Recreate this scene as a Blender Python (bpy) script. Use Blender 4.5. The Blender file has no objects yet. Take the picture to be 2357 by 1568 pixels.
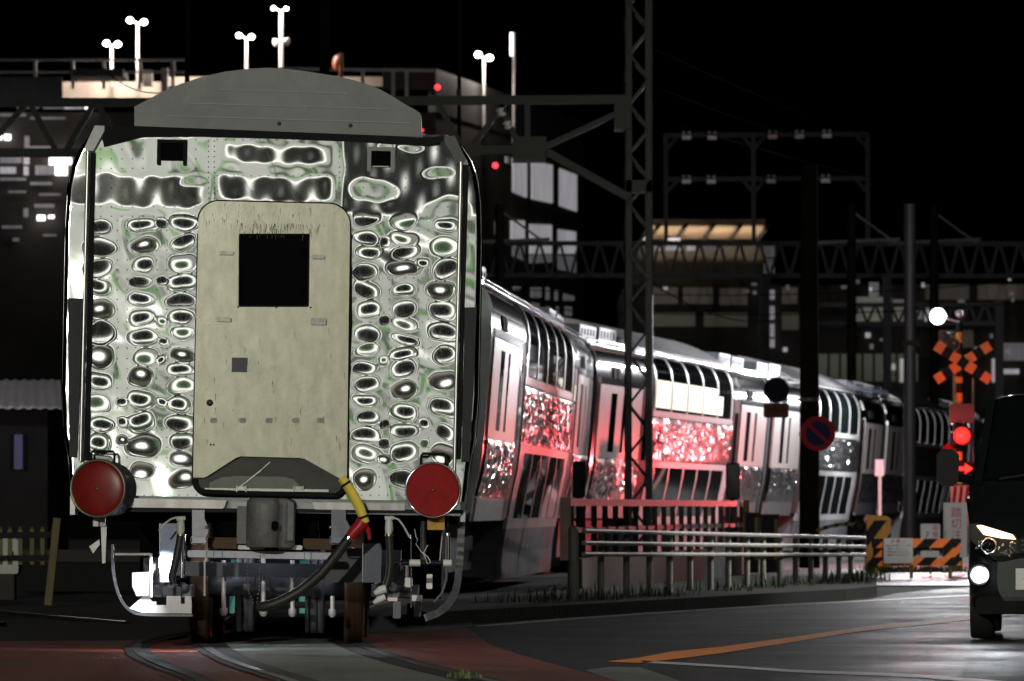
import bpy, math, random
import numpy as np
from mathutils import Vector, Matrix
random.seed(7); rng = np.random.default_rng(11)
S = bpy.context.scene; COL = S.collection
F = 11585.0; CX = 1178.5; HY = 1170.0; CAMH = 1.0     # photo measures: focal length and horizon in photo units
R = math.radians

# ------------------------------------------------------------------ helpers
def P(x, y, d):            # photo measure at a known distance -> world point
    return ((x-CX)*d/F, d, CAMH-(y-HY)*d/F)
def G(x, y, z=0.0):        # photo measure lying on the ground -> world point
    d = F*(CAMH-z)/(y-HY)
    return ((x-CX)*d/F, d, z)

def tagit(o, label=None, cat=None, group=None, kind=None):
    if label: o['label'] = label
    if cat: o['category'] = cat
    if group: o['group'] = group
    if kind: o['kind'] = kind
    return o
def thing(name, label, cat, loc=(0,0,0), rot=(0,0,0), group=None):
    o = bpy.data.objects.new(name, None); COL.objects.link(o)
    o.location = loc; o.rotation_euler = rot; o.empty_display_size = 0.3
    return tagit(o, label, cat, group)
def copy_tree(o, parent=None):
    c = o.copy(); COL.objects.link(c)
    if parent is not None: c.parent = parent
    for ch in list(o.children): copy_tree(ch, c)
    return c

class MB:
    def __init__(s): s.v = []; s.f = []; s.sm = []; s.mi = []; s.cur = 0
    def add(s, vs, fs, smooth=False):
        b = len(s.v); s.v += [tuple(p) for p in vs]
        for f in fs: s.f.append(tuple(i+b for i in f)); s.sm.append(smooth); s.mi.append(s.cur)
        return s
    def box(s, x0, x1, y0, y1, z0, z1):
        v = [(x,y,z) for x in (x0,x1) for y in (y0,y1) for z in (z0,z1)]
        return s.add(v, [(0,1,3,2),(4,6,7,5),(0,4,5,1),(2,3,7,6),(0,2,6,4),(1,5,7,3)])
    def bevbox(s, x0, x1, y0, y1, z0, z1, b):   # box with chamfered vertical-plane edges (prism along y)
        return s.prism([(x0+b,z0),(x1-b,z0),(x1,z0+b),(x1,z1-b),(x1-b,z1),(x0+b,z1),(x0,z1-b),(x0,z0+b)], y0, y1)
    def bar(s, a, b, w, h=None):                # square bar between two points
        h = h or w; a = Vector(a); b = Vector(b); d = (b-a).normalized()
        up = Vector((0,0,1)) if abs(d.z) < .95 else Vector((0,1,0))
        r = d.cross(up).normalized(); u = r.cross(d)
        vs = [p + r*sx*w/2 + u*sz*h/2 for p in (a,b) for sx,sz in ((-1,-1),(1,-1),(1,1),(-1,1))]
        return s.add(vs, [(3,2,1,0),(4,5,6,7),(0,1,5,4),(1,2,6,5),(2,3,7,6),(3,0,4,7)])
    def prism(s, poly, y0, y1):                 # polygon in xz, extruded along y (list of outline points)
        n = len(poly); vs = [(x,y0,z) for x,z in poly] + [(x,y1,z) for x,z in poly]
        return s.add(vs, [tuple(range(n)), tuple(range(2*n-1,n-1,-1))] + [(i,i+n,(i+1)%n+n,(i+1)%n) for i in range(n)])
    def slab(s, poly, z0, z1):                  # polygon in xy extruded in z
        n = len(poly); vs = [(x,y,z1) for x,y in poly] + [(x,y,z0) for x,y in poly]
        return s.add(vs, [tuple(range(n)), tuple(range(2*n-1,n-1,-1))] + [(i,i+n,(i+1)%n+n,(i+1)%n) for i in range(n)])
    def quad(s, a, b, c, d): return s.add([a,b,c,d], [(0,1,2,3)])
    def tube(s, pts, r, n=8, caps=True):
        pts = [Vector(p) for p in pts]; rs = r if isinstance(r,(list,tuple)) else [r]*len(pts)
        vs = []; prev = None
        for i,p in enumerate(pts):
            d = (pts[min(i+1,len(pts)-1)]-pts[max(i-1,0)]).normalized()
            if prev is None:
                a = Vector((0,0,1)) if abs(d.z) < .9 else Vector((1,0,0)); u = d.cross(a).normalized()
            else: u = (prev - d*prev.dot(d)).normalized()
            w = d.cross(u); prev = u
            vs += [p + (u*math.cos(2*math.pi*k/n) + w*math.sin(2*math.pi*k/n))*rs[i] for k in range(n)]
        fs = [(i*n+k, i*n+(k+1)%n, (i+1)*n+(k+1)%n, (i+1)*n+k) for i in range(len(pts)-1) for k in range(n)]
        s.add(vs, fs, True)
        if caps:
            b = len(pts)-1
            s.add(vs[:n], [tuple(range(n-1,-1,-1))]); s.add(vs[b*n:], [tuple(range(n))])
        return s
    def lathe(s, c, axis, prof, n=32, smooth=True):   # prof: list of (along axis, radius)
        ax = Vector(axis).normalized(); a = Vector((0,0,1)) if abs(ax.z) < .9 else Vector((1,0,0))
        u = ax.cross(a).normalized(); w = ax.cross(u); c = Vector(c); vs = []
        for t, r in prof:
            vs += [c + ax*t + (u*math.cos(2*math.pi*k/n)+w*math.sin(2*math.pi*k/n))*r for k in range(n)]
        fs = [(i*n+k, i*n+(k+1)%n, (i+1)*n+(k+1)%n, (i+1)*n+k) for i in range(len(prof)-1) for k in range(n)]
        return s.add(vs, fs, smooth)
    def ball(s, c, r, n=10, m=6, sc=(1,1,1)):
        vs = []
        for i in range(m+1):
            t = math.pi*i/m
            for k in range(n):
                p = 2*math.pi*k/n
                vs.append((c[0]+r*sc[0]*math.sin(t)*math.cos(p), c[1]+r*sc[1]*math.sin(t)*math.sin(p), c[2]+r*sc[2]*math.cos(t)))
        return s.add(vs, [(i*n+k,i*n+(k+1)%n,(i+1)*n+(k+1)%n,(i+1)*n+k) for i in range(m) for k in range(n)], True)
    def build(s, name, mats, parent=None, world=True):
        me = bpy.data.meshes.new(name); me.from_pydata(s.v, [], s.f)
        me.polygons.foreach_set('use_smooth', s.sm)
        mats = mats if isinstance(mats,(list,tuple)) else [mats]
        for m in mats: me.materials.append(m)
        if len(mats) > 1: me.polygons.foreach_set('material_index', s.mi)
        me.update(); o = bpy.data.objects.new(name, me); COL.objects.link(o)
        if parent is not None:
            o.parent = parent
            if world:      # vertices were given in world space: move into the (unrotated) chain of parents
                off = Vector((0,0,0)); p = parent
                while p is not None: off += p.location; p = p.parent
                me.transform(Matrix.Translation(-off))
        return o

def mat(name, col, rough=.6, metal=0., var=.25, vs=3., bump=0., bs=40., emis=None, es=0., spec=.5, stretch=None, coat=0., dirt=None, var2=0., vs2=1., rv=0.):
    m = bpy.data.materials.new(name); m.use_nodes = True; nt = m.node_tree; N = nt.nodes; L = nt.links
    b = N['Principled BSDF']; b.inputs['Roughness'].default_value = rough; b.inputs['Metallic'].default_value = metal
    b.inputs['Specular IOR Level'].default_value = spec; b.inputs['Coat Weight'].default_value = coat
    tc = N.new('ShaderNodeTexCoord'); mp = N.new('ShaderNodeMapping'); L.new(tc.outputs['Object'], mp.inputs['Vector'])
    if stretch: mp.inputs['Scale'].default_value = stretch
    nz = N.new('ShaderNodeTexNoise'); nz.inputs['Scale'].default_value = vs; nz.inputs['Detail'].default_value = 6; nz.inputs['Roughness'].default_value = .65
    L.new(mp.outputs['Vector'], nz.inputs['Vector'])
    rp = N.new('ShaderNodeValToRGB'); rp.color_ramp.elements[0].position = .3; rp.color_ramp.elements[1].position = .72
    lo = [c*(1-var) for c in col]; hi = [min(1,c*(1+var)) for c in col]
    if dirt: lo = [c*(1-var)*d for c,d in zip(col,dirt)]
    rp.color_ramp.elements[0].color = (*lo,1); rp.color_ramp.elements[1].color = (*hi,1)
    L.new(nz.outputs['Fac'], rp.inputs['Fac']); src = rp.outputs['Color']
    if var2 or rv:
        n3 = N.new('ShaderNodeTexNoise'); n3.inputs['Scale'].default_value = vs2; n3.inputs['Detail'].default_value = 8; n3.inputs['Roughness'].default_value = .7; n3.inputs['Distortion'].default_value = .6
        L.new(tc.outputs['Object'], n3.inputs['Vector'])
        mr = N.new('ShaderNodeMapRange'); mr.inputs['From Min'].default_value = .32; mr.inputs['From Max'].default_value = .68; mr.inputs['To Min'].default_value = 1-var2; mr.inputs['To Max'].default_value = 1+var2*.5
        L.new(n3.outputs['Fac'], mr.inputs['Value'])
        mx = N.new('ShaderNodeMix'); mx.data_type = 'RGBA'; mx.blend_type = 'MULTIPLY'; mx.inputs['Factor'].default_value = 1
        cb = N.new('ShaderNodeCombineColor'); [L.new(mr.outputs['Result'], cb.inputs[k]) for k in range(3)]
        L.new(src, mx.inputs['A']); L.new(cb.outputs['Color'], mx.inputs['B']); src = mx.outputs['Result']
        if rv:
            m2 = N.new('ShaderNodeMapRange'); m2.inputs['From Min'].default_value = .3; m2.inputs['From Max'].default_value = .7; m2.inputs['To Min'].default_value = max(.05,rough-rv); m2.inputs['To Max'].default_value = min(1,rough+rv)
            L.new(n3.outputs['Fac'], m2.inputs['Value']); L.new(m2.outputs['Result'], b.inputs['Roughness'])
    L.new(src, b.inputs['Base Color'])
    if bump:
        n2 = N.new('ShaderNodeTexNoise'); n2.inputs['Scale'].default_value = bs; n2.inputs['Detail'].default_value = 4
        L.new(mp.outputs['Vector'], n2.inputs['Vector'])
        bp = N.new('ShaderNodeBump'); bp.inputs['Strength'].default_value = min(1,bump); bp.inputs['Distance'].default_value = .02*max(1,bump)
        L.new(n2.outputs['Fac'], bp.inputs['Height']); L.new(bp.outputs['Normal'], b.inputs['Normal'])
    if emis: b.inputs['Emission Color'].default_value = (*emis,1); b.inputs['Emission Strength'].default_value = es
    return m
def lamp(kind, name, loc, power, col=(1,1,1), size=.1, target=None, spot=60, blend=.5):
    l = bpy.data.lights.new(name, kind); l.energy = power; l.color = col
    if kind in ('POINT','SPOT'): l.shadow_soft_size = size
    if kind == 'SPOT': l.spot_size = R(spot); l.spot_blend = blend
    o = bpy.data.objects.new(name, l); COL.objects.link(o); o.location = loc
    if target is not None: o.rotation_euler = (Vector(target)-Vector(loc)).to_track_quat('-Z','Y').to_euler()
    return o
def text_mesh(name, body, size, loc, m, parent, rot=(math.pi/2,0,0), extr=.001, line=None, align='CENTER'):
    c = bpy.data.curves.new(name, 'FONT'); c.body = body; c.size = size; c.align_x = align; c.align_y = 'CENTER'; c.extrude = extr; c.resolution_u = 2
    if line: c.space_line = line
    t = bpy.data.objects.new('text_tmp', c); COL.objects.link(t)
    dg = bpy.context.evaluated_depsgraph_get(); me = bpy.data.meshes.new_from_object(t.evaluated_get(dg)); bpy.data.objects.remove(t)
    me.name = name; me.transform(Matrix.Translation(loc) @ Matrix.Rotation(rot[2],4,'Z') @ Matrix.Rotation(rot[0],4,'X'))
    me.materials.clear(); me.materials.append(m)
    o = bpy.data.objects.new(name, me); COL.objects.link(o); o.parent = parent
    return o

# ------------------------------------------------------------------ materials
M = {}
M['mirror'] = mat('polished_aluminium', (.84,.85,.835), .044, 1., .04, 6)
M['silver'] = mat('stainless_steel', (.50,.51,.53), .13, 1., .12, 2, stretch=(1,.2,4))
M['brushed'] = mat('brushed_sill_steel', (.24,.235,.23), .4, .7, .3, 8, stretch=(1,1,.3))
M['door'] = mat('weathered_aluminium_plate', (.305,.30,.235), .40, .55, .14, 9, .035, 90, stretch=(1.6,1,.6), dirt=(.9,.93,.88), var2=.5, vs2=1.3, rv=.12)
M['hood'] = mat('grey_painted_roof_plate', (.15,.165,.152), .4, 0, .10, 2.2, .05, 12, var2=.22, vs2=1.6, rv=.1, spec=.25)
M['black'] = mat('black_rubber', (.010,.010,.011), .8, 0, .3, 8, spec=.15)
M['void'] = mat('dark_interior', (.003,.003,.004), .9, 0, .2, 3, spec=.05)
M['darkpad'] = mat('dark_blue_grey_pad', (.014,.016,.02), .55, 0, .2, 5, spec=.25)
M['chrome'] = mat('chrome_bar', (.8,.8,.78), .12, 1., .05, 5)
M['red'] = mat('red_tail_disc', (.27,.008,.008), .6, 0, .22, 14, .03, 90, spec=.15)
M['redgloss'] = mat('red_glossy_lens', (.2,.012,.008), .34, 0, .3, 7, .06, 8, spec=.3)
M['ring'] = mat('tarnished_ring', (.22,.2,.15), .4, .8, .3, 20)
M['steel_grey'] = mat('grey_underframe_paint', (.11,.115,.13), .5, .1, .3, 9)
M['steel_dark'] = mat('dark_underframe_paint', (.03,.033,.038), .5, .2, .35, 7)
M['bluegrey'] = mat('blue_grey_plate', (.10,.125,.19), .35, .3, .3, 5)
M['coupler'] = mat('cast_coupler_steel', (.13,.132,.13), .55, .2, .3, 9, .2, 40)
M['pale'] = mat('pale_violet_beam_paint', (.52,.52,.60), .5, 0, .15, 9)
M['wood'] = mat('brown_packing_wood', (.09,.05,.025), .75, 0, .3, 14, stretch=(.3,1,4))
M['whitep'] = mat('white_paint', (.7,.7,.66), .5, 0, .12, 7)
M['offwhite'] = mat('greenish_white_cock', (.5,.52,.42), .5, 0, .25, 20)
M['yellow'] = mat('yellow_sleeve', (.75,.6,.06), .5, 0, .12, 9)
M['ochre'] = mat('ochre_yellow_paint', (.5,.28,.02), .55, 0, .2, 9)
M['redfit'] = mat('red_hose_fitting', (.35,.012,.015), .35, 0, .2, 12)
M['hose'] = mat('black_hose', (.022,.02,.016), .5, 0, .2, 20)
M['brass'] = mat('brass_ring', (.6,.45,.16), .3, 1, .2, 20)
M['teal'] = mat('teal_paint', (.05,.30,.25), .5, 0, .15, 9)
M['rust'] = mat('rusty_wheel_tread', (.12,.075,.045), .42, .5, .4, 7, stretch=(9,.4,.4))
M['roofmetal'] = mat('corrugated_roof_steel', (.36,.35,.35), .35, .7, .2, 3)
M['framepaint'] = mat('pale_window_frame', (.38,.38,.38), .4, .4, .1, 4)
M['panel'] = mat('pale_vestibule_panel', (.36,.32,.30), .4, .1, .1, 3)
M['winglass'] = mat('dark_window_glass', (.005,.007,.007), .025, 0, .2, 2, spec=.25)
M['glareglass'] = mat('window_reflection_glow', (.5,.5,.4), .1, 0, .15, 1.2, emis=(1,1,.80), es=1.05)  # glows to stand in for a bright reflection in the glass
M['doorredlit'] = mat('red_lit_door_recess', (.03,.003,.003), .55, 0, .3, 2, spec=.15)  # red light inside the door recess is put into this colour
M['greyunder'] = mat('dusty_grey_skirt', (.13,.13,.14), .45, .3, .35, 1.6, .15, 5)
M['acbox'] = mat('blue_grey_roof_unit', (.13,.145,.18), .5, .1, .25, 3)
M['gangway'] = mat('gangway_bellows', (.012,.011,.011), .7, 0, .3, 6)
M['lattice'] = mat('green_grey_lattice_paint', (.014,.016,.012), .6, 0, .3, 2)
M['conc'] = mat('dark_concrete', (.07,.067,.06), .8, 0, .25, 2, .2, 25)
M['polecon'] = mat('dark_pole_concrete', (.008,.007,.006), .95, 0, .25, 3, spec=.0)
M['pipewhite'] = mat('dirty_white_pipe', (.5,.5,.46), .45, 0, .2, 6)
M['brownrail'] = mat('brown_painted_rail', (.05,.03,.022), .5, .1, .3, 5, spec=.3)
M['signred'] = mat('sign_red', (.22,.008,.010), .6, 0, .1, 6, spec=.1)
M['signblue'] = mat('sign_blue', (.006,.009,.04), .6, 0, .1, 6, spec=.1)
M['signback'] = mat('sign_dark_back', (.006,.007,.012), .7, 0, .2, 6, spec=.05)
M['signbrown'] = mat('reddish_plate_back', (.08,.025,.015), .6, 0, .25, 9, spec=.1)
M['signwhite'] = mat('white_sign_board', (.55,.55,.56), .55, 0, .08, 6)
M['signtext'] = mat('dark_red_lettering', (.35,.02,.04), .6, 0, .1, 9)
M['signgrey'] = mat('grey_lettering', (.12,.12,.13), .6, 0, .1, 9)
M['orange'] = mat('orange_board', (.95,.22,.02), .5, 0, .1, 6)
M['oyel'] = mat('amber_yellow_board', (.62,.27,.02), .5, 0, .15, 6)
M['yelp'] = mat('mustard_yellow_paint', (.13,.10,.006), .55, 0, .25, 6)
M['blackp'] = mat('black_paint', (.007,.007,.007), .6, 0, .2, 6, spec=.2)
M['asphalt'] = mat('wet_asphalt', (.019,.020,.021), .55, 0, .45, 14, .8, 90, var2=.5, vs2=.7, rv=.14, spec=.35)
M['redpave'] = mat('red_crossing_pavement', (.25,.058,.036), .6, 0, .4, 22, .5, 70, stretch=(1,.5,1), var2=.5, vs2=1.1, rv=.12)
M['greenpave'] = mat('green_grey_crossing_slab', (.27,.30,.255), .65, 0, .25, 18, .4, 70, var2=.35, vs2=1.3, rv=.1)
M['flange'] = mat('dark_flangeway', (.03,.027,.025), .6, 0, .4, 5, .3, 25)
M['railhead'] = mat('worn_rail_head', (.22,.21,.2), .3, .9, .5, 4)
M['wetrail'] = mat('dull_wet_rail', (.03,.03,.03), .5, .3, .6, 5, spec=.3)
M['orangeline'] = mat('orange_road_paint', (.9,.27,.03), .6, 0, .15, 9, .2, 40)
M['whiteline'] = mat('white_road_paint', (.6,.6,.58), .55, 0, .2, 9, .2, 40)
M['ballast'] = mat('dark_ballast', (.02,.019,.017), .9, 0, .4, 6, .5, 18)
M['earth'] = mat('dark_ground', (.018,.018,.015), .9, 0, .4, 1.2, .3, 12)
M['grass'] = mat('weedy_grass', (.06,.10,.02), .7, 0, .45, 1.5)
M['van'] = mat('dark_green_car_paint', (.013,.018,.017), .25, .3, .15, 3, coat=.5)
M['tyre'] = mat('tyre_rubber', (.012,.012,.013), .8, 0, .2, 9)
M['facade'] = mat('dark_facade', (.075,.066,.056), .8, 0, .25, .5)
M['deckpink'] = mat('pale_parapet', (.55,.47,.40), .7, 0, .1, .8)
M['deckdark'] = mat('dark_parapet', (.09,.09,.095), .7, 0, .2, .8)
M['galv'] = mat('galvanised_steel', (.6,.57,.55), .5, .3, .15, 3)
M['cream'] = mat('cream_soffit', (.62,.46,.30), .7, 0, .08, .6)
M['backdrop_ivy'] = mat('backdrop_ivy_leaves', (.05,.20,.025), .6, 0, .5, 1.2)
M['backdropwall'] = mat('pale_backdrop_wall', (.60,.61,.58), .8, 0, .12, .35)
M['wire'] = mat('dull_wire', (.003,.003,.003), 1, 0, .1, 5, spec=0)
def glow(name, col, st, stripes=False):
    if stripes:
        m = mat(name, tuple(min(1,c) for c in col), .4, 0, .3, 1.1, emis=col, es=st, stretch=(2.6,2.6,.35)); b = m.node_tree.nodes['Principled BSDF']
        m.node_tree.links.new(b.inputs['Base Color'].links[0].from_socket, b.inputs['Emission Color']); return m
    return mat(name, tuple(min(1,c) for c in col), .4, 0, .05, 3, emis=col, es=st)
M['lampwhite'] = glow('white_lamp_glass', (1,.93,.86), 40)
M['lampcool'] = glow('cool_lamp_glass', (.9,.93,1), 60)
M['lampred'] = glow('red_signal_lens', (1,.018,.015), 3.2)
M['redglow'] = glow('red_marker_lens', (1,.03,.05), 4)
M['head'] = glow('headlamp_amber', (1,.55,.28), 7)
M['fog'] = glow('fog_lamp_glass', (.85,.95,1), 40)
M['wincold'] = glow('lit_office_window', (.75,.72,.78), .33, True)
M['windim'] = glow('dim_office_window', (.6,.58,.62), .10, True)
M['wingreen'] = glow('dim_greenish_window', (.62,.63,.5), .10)
M['winwhite'] = glow('bright_window', (1,.96,.93), 3)
M['tube'] = glow('backdrop_glow', (1,1,.93), 1.5)  # added glow, meant only for the end wall reflection

M['crinkle'] = mat('crumpled_bright_trim', (.80,.79,.79), .24, 1., .12, 5)
# ------------------------------------------------------------------ world, camera
w = bpy.data.worlds.new('World'); S.world = w; w.use_nodes = True
sk = w.node_tree.nodes.new('ShaderNodeTexSky'); sk.sky_type = 'NISHITA'; sk.sun_disc = False
sk.sun_elevation = R(-9); sk.sun_rotation = R(200)
w.node_tree.links.new(sk.outputs[0], w.node_tree.nodes['Background'].inputs['Color'])
w.node_tree.nodes['Background'].inputs['Strength'].default_value = .05
cam = bpy.data.cameras.new('Camera'); co = bpy.data.objects.new('Camera', cam); COL.objects.link(co); S.camera = co
co.location = (0,0,CAMH); co.rotation_euler = (math.pi/2,0,0)
cam.sensor_width = 36; cam.lens = F/2357*36; cam.shift_y = (HY-784)/2357.0; cam.clip_end = 2000; cam.clip_start = .5
cam.dof.use_dof = True; cam.dof.focus_distance = 35.3; cam.dof.aperture_fstop = 6.0
S.view_settings.view_transform = 'Standard'; S.view_settings.look = 'None'; S.view_settings.exposure = 0; S.view_settings.gamma = 1
S.cycles.max_bounces = 8; S.cycles.sample_clamp_indirect = 6; S.cycles.caustics_reflective = False; S.cycles.caustics_refractive = False

# ================================================================== CAR 1 (end car)
ROLL = R(1.05); OX, OY = -1.717, 35.0
def L(x, y, dep=0.0):          # photo measure at depth dep behind the end face -> car-local (u, v)
    X, Y, Z = P(x, y, OY+dep); dx = X-OX; dz = Z
    return (dx*math.cos(ROLL)-dz*math.sin(ROLL), dx*math.sin(ROLL)+dz*math.cos(ROLL))
def LL(pts, dep=0.0): return [L(x,y,dep) for x,y in pts]
WV = np.array([.25,.97,1.33,1.5,1.8,2.9,3.2,3.35,3.45,3.55,3.65]); WU = np.array([1.30,1.365,1.395,1.43,1.447,1.447,1.435,1.405,1.365,1.30,1.20])
def halfw(v): return np.interp(v, WV, WU)

car1 = thing('railway_coach', 'end coach with mirror-polished riveted end wall, grey gangway plate and red tail discs', 'railway coach', (OX,OY,0), (0,ROLL,R(.6)), 'coaches of the train')

def end_sheet():
    cells = []
    xs_l = [(229,(520,570,615,664,707,767,817,878,936,968,1020,1070)),(328,(517,561,607,650,687,734,776,820,864,921,966,1024,1085)),(418,(517,560,602,651,687,731,770,817,848,887,938,972,1017,1055,1105))]
    xs_r = [(843,(499,540,580,620,669,714,767,809,845,884,921,956,1000,1044,1105)),(929,(508,545,577,618,666,703,751,782,813,849,897,945,989,1033,1105)),(1020,(519,570,616,666,715,769,809,877,943,1002,1042,1100))]
    cols = []
    for xc, ys in xs_l+xs_r:
        cen = [L(xc,y) for y in ys]; cols.append((.105, cen, 1.0))
    for xr in (281,373,884,974):           # narrow ribs between the wide columns
        cen = [L(xr,y) for y in range(510,1110,46)]; cols.append((.045, cen, .45))
    nu, nv = 460, 480
    v0 = L(622,1147)[1]; v1 = 3.62
    vv = np.linspace(v0, v1, nv); t = np.linspace(-1,1,nu)
    V = np.repeat(vv[:,None], nu, 1); U = t[None,:]*halfw(V)
    H = np.zeros_like(U); CE = []
    for half, cen, amp in cols:
        cen = sorted(cen, key=lambda c:c[1]); vs_ = [c[1] for c in cen]
        for i,(uc,vc) in enumerate(cen):
            lo = (vs_[i-1]+vc)/2 if i else vc-.07; hi = (vs_[i+1]+vc)/2 if i < len(cen)-1 else vc+.07
            b = (hi-lo)/2; vm = (hi+lo)/2; a = half*(1+.08*rng.normal())
            rib = amp < 1
            Sx = (.026 if rib else .0245)*(1+.22*rng.normal())
            row = vc; pB = .75 if row < 1.42 else (.45 if 1.75 < row < 1.95 else .10); pC = .16 if row < 2.5 else .06
            r_ = rng.random(); tg = -10.4 if r_ < pB else (1.2 if r_ < pB+pC else -4.6)
            if rib and rng.random() < .6: continue
            tx = (tg+rng.normal()*.40-(-4.66+2.714*uc))/120; tz = (3.3+rng.normal()*.38-(1+(vm-1)*2.714))/120
            k_ = .62 if rib else 1
            CE.append((uc+(.008*rng.normal() if not rib else 0), vm+.006*rng.normal(), a*1.02, min(b,.085)*(1+.08*rng.normal())*k_, Sx, tx, tz, .16*rng.normal()))
    # broad lazy warps of the sheet
    for k in range(18):
        fu, fv = rng.normal(0,4.5), rng.normal(0,4.5); ph = rng.uniform(0,6.28)
        H += .0022/(1+.25*(fu*fu+fv*fv))*np.sin(fu*U+fv*V+ph)*2.2
    # upper field: flatter sheet with horizontal swells, stronger in the centre panel
    up = 1/(1+np.exp(-(V-3.07)/.05)); uc0 = L(487,400)[0]; uc1 = L(788,400)[0]
    cen = 1/(1+np.exp(-(U-uc0)/.015))/(1+np.exp((U-uc1)/.015))
    H += up*(cen*.0028*np.sin((V-3.0)*2*math.pi/.235+.6)*np.clip(1-((U-.02)/.47)**6,0,1) + (1-cen)*.0008*np.sin(V*15+U*5+1))
    for _ in range(16):                     # a few single dents up there
        cu, cv = rng.uniform(-1.2,1.2), rng.uniform(3.02,3.55); rr = rng.uniform(.05,.11)
        H += .0012*rng.choice([-1,1])*np.exp(-(((U-cu)/(rr*1.5))**2+((V-cv)/rr)**2))
    H *= 1.0
    rc = .03; dist = halfw(V)-np.abs(U); e = np.clip((rc-dist)/rc,0,1)
    Y = -H + rc*(1-np.sqrt(np.clip(1-e*e,0,1)))*1.6
    vs = np.stack([U,Y,V],-1).reshape(-1,3)
    idx = np.arange(nu*nv).reshape(nv,nu)
    q = np.stack([idx[:-1,:-1],idx[:-1,1:],idx[1:,1:],idx[1:,:-1]],-1).reshape(-1,4)
    # shading normals, not geometry: each cell is aimed to draw a reflected oval
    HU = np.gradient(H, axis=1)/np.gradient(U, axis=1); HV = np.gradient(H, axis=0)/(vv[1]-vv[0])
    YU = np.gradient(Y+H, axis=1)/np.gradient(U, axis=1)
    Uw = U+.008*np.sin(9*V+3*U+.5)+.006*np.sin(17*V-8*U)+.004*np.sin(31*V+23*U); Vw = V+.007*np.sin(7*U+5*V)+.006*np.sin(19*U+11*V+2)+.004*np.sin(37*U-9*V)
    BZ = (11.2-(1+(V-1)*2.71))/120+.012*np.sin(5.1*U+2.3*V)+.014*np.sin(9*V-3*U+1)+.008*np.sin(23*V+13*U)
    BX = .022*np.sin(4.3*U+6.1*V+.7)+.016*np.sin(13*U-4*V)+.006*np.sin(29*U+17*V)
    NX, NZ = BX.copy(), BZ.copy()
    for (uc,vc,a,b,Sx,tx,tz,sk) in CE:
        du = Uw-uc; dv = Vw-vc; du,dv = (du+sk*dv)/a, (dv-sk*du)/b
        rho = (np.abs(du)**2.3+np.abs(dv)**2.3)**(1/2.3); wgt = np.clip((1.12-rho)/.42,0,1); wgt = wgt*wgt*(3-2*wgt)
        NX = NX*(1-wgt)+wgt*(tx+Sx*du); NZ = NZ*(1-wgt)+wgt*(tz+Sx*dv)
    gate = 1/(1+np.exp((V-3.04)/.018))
    # upper field: dark and pale reflected bands drawn by shading normals, not geometry
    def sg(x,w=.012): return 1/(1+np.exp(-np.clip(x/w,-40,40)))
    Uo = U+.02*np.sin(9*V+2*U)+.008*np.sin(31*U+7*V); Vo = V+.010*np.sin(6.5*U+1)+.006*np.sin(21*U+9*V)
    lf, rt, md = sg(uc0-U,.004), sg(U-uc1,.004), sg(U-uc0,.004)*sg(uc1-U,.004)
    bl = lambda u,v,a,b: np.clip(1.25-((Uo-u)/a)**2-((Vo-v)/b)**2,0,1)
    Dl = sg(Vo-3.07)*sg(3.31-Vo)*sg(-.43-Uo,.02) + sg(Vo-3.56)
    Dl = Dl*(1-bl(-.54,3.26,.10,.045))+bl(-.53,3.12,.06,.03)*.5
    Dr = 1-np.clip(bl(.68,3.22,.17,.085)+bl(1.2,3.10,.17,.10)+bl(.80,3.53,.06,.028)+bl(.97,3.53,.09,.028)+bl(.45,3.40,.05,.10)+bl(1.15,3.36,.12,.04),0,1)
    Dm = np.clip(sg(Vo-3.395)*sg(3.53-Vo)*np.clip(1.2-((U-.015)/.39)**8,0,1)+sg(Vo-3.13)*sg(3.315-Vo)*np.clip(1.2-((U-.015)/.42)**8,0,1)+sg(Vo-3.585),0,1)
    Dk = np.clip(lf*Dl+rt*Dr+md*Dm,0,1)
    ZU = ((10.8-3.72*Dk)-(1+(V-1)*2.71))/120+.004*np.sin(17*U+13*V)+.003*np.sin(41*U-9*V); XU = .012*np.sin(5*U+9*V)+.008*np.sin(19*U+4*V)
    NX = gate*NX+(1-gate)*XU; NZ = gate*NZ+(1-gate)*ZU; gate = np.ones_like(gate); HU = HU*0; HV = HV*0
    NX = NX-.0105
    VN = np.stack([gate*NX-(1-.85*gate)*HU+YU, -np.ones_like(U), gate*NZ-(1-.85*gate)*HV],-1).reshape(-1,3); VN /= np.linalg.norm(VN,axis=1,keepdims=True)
    mb = MB(); mb.add(vs.tolist(), q.tolist(), True)
    # rivet heads along the rib lines, part of the sheet
    def hat(u,v):
        j = int((np.clip(u/float(halfw(v)),-1,1)+1)/2*(nu-1)); i = int(np.clip((v-v0)/(v1-v0),0,1)*(nv-1))
        mb.ball((u, Y[i,j]-.001, v), .0048, 7, 4, (1,.5,1))
    for xr in (270,293,361,384,873,896,963,986):
        for y in np.arange(508,1140,22.7): hat(*L(xr,y))
    for x0,x1 in ((232,455),(812,1045)):
        for y in np.arange(322,500,22):
            for x in np.arange(x0,x1,24.3):
                if (350<x<440 and y<392) or (838<x<915 and y<405): continue
                u,v = L(x,y)
                if abs(u) < float(halfw(v))-.1: hat(u,v)
        for y in (640,742,800,990,1140):
            for x in np.arange(x0,x1,20): hat(*L(x,y))
    for x in np.arange(500,785,19.5): hat(*L(x,440)); hat(*L(x,322)); hat(*L(x,405))
    for y in np.arange(325,462,12): hat(*L(480,y)); hat(*L(493,y)); hat(*L(781,y)); hat(*L(795,y))
    o = mb.build('end_sheet', M['mirror'], car1, False); me = o.data
    cn = np.zeros((len(me.loops),3), dtype=np.float32); nb = len(q)*4; cn[:nb] = VN[q.reshape(-1)]
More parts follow.
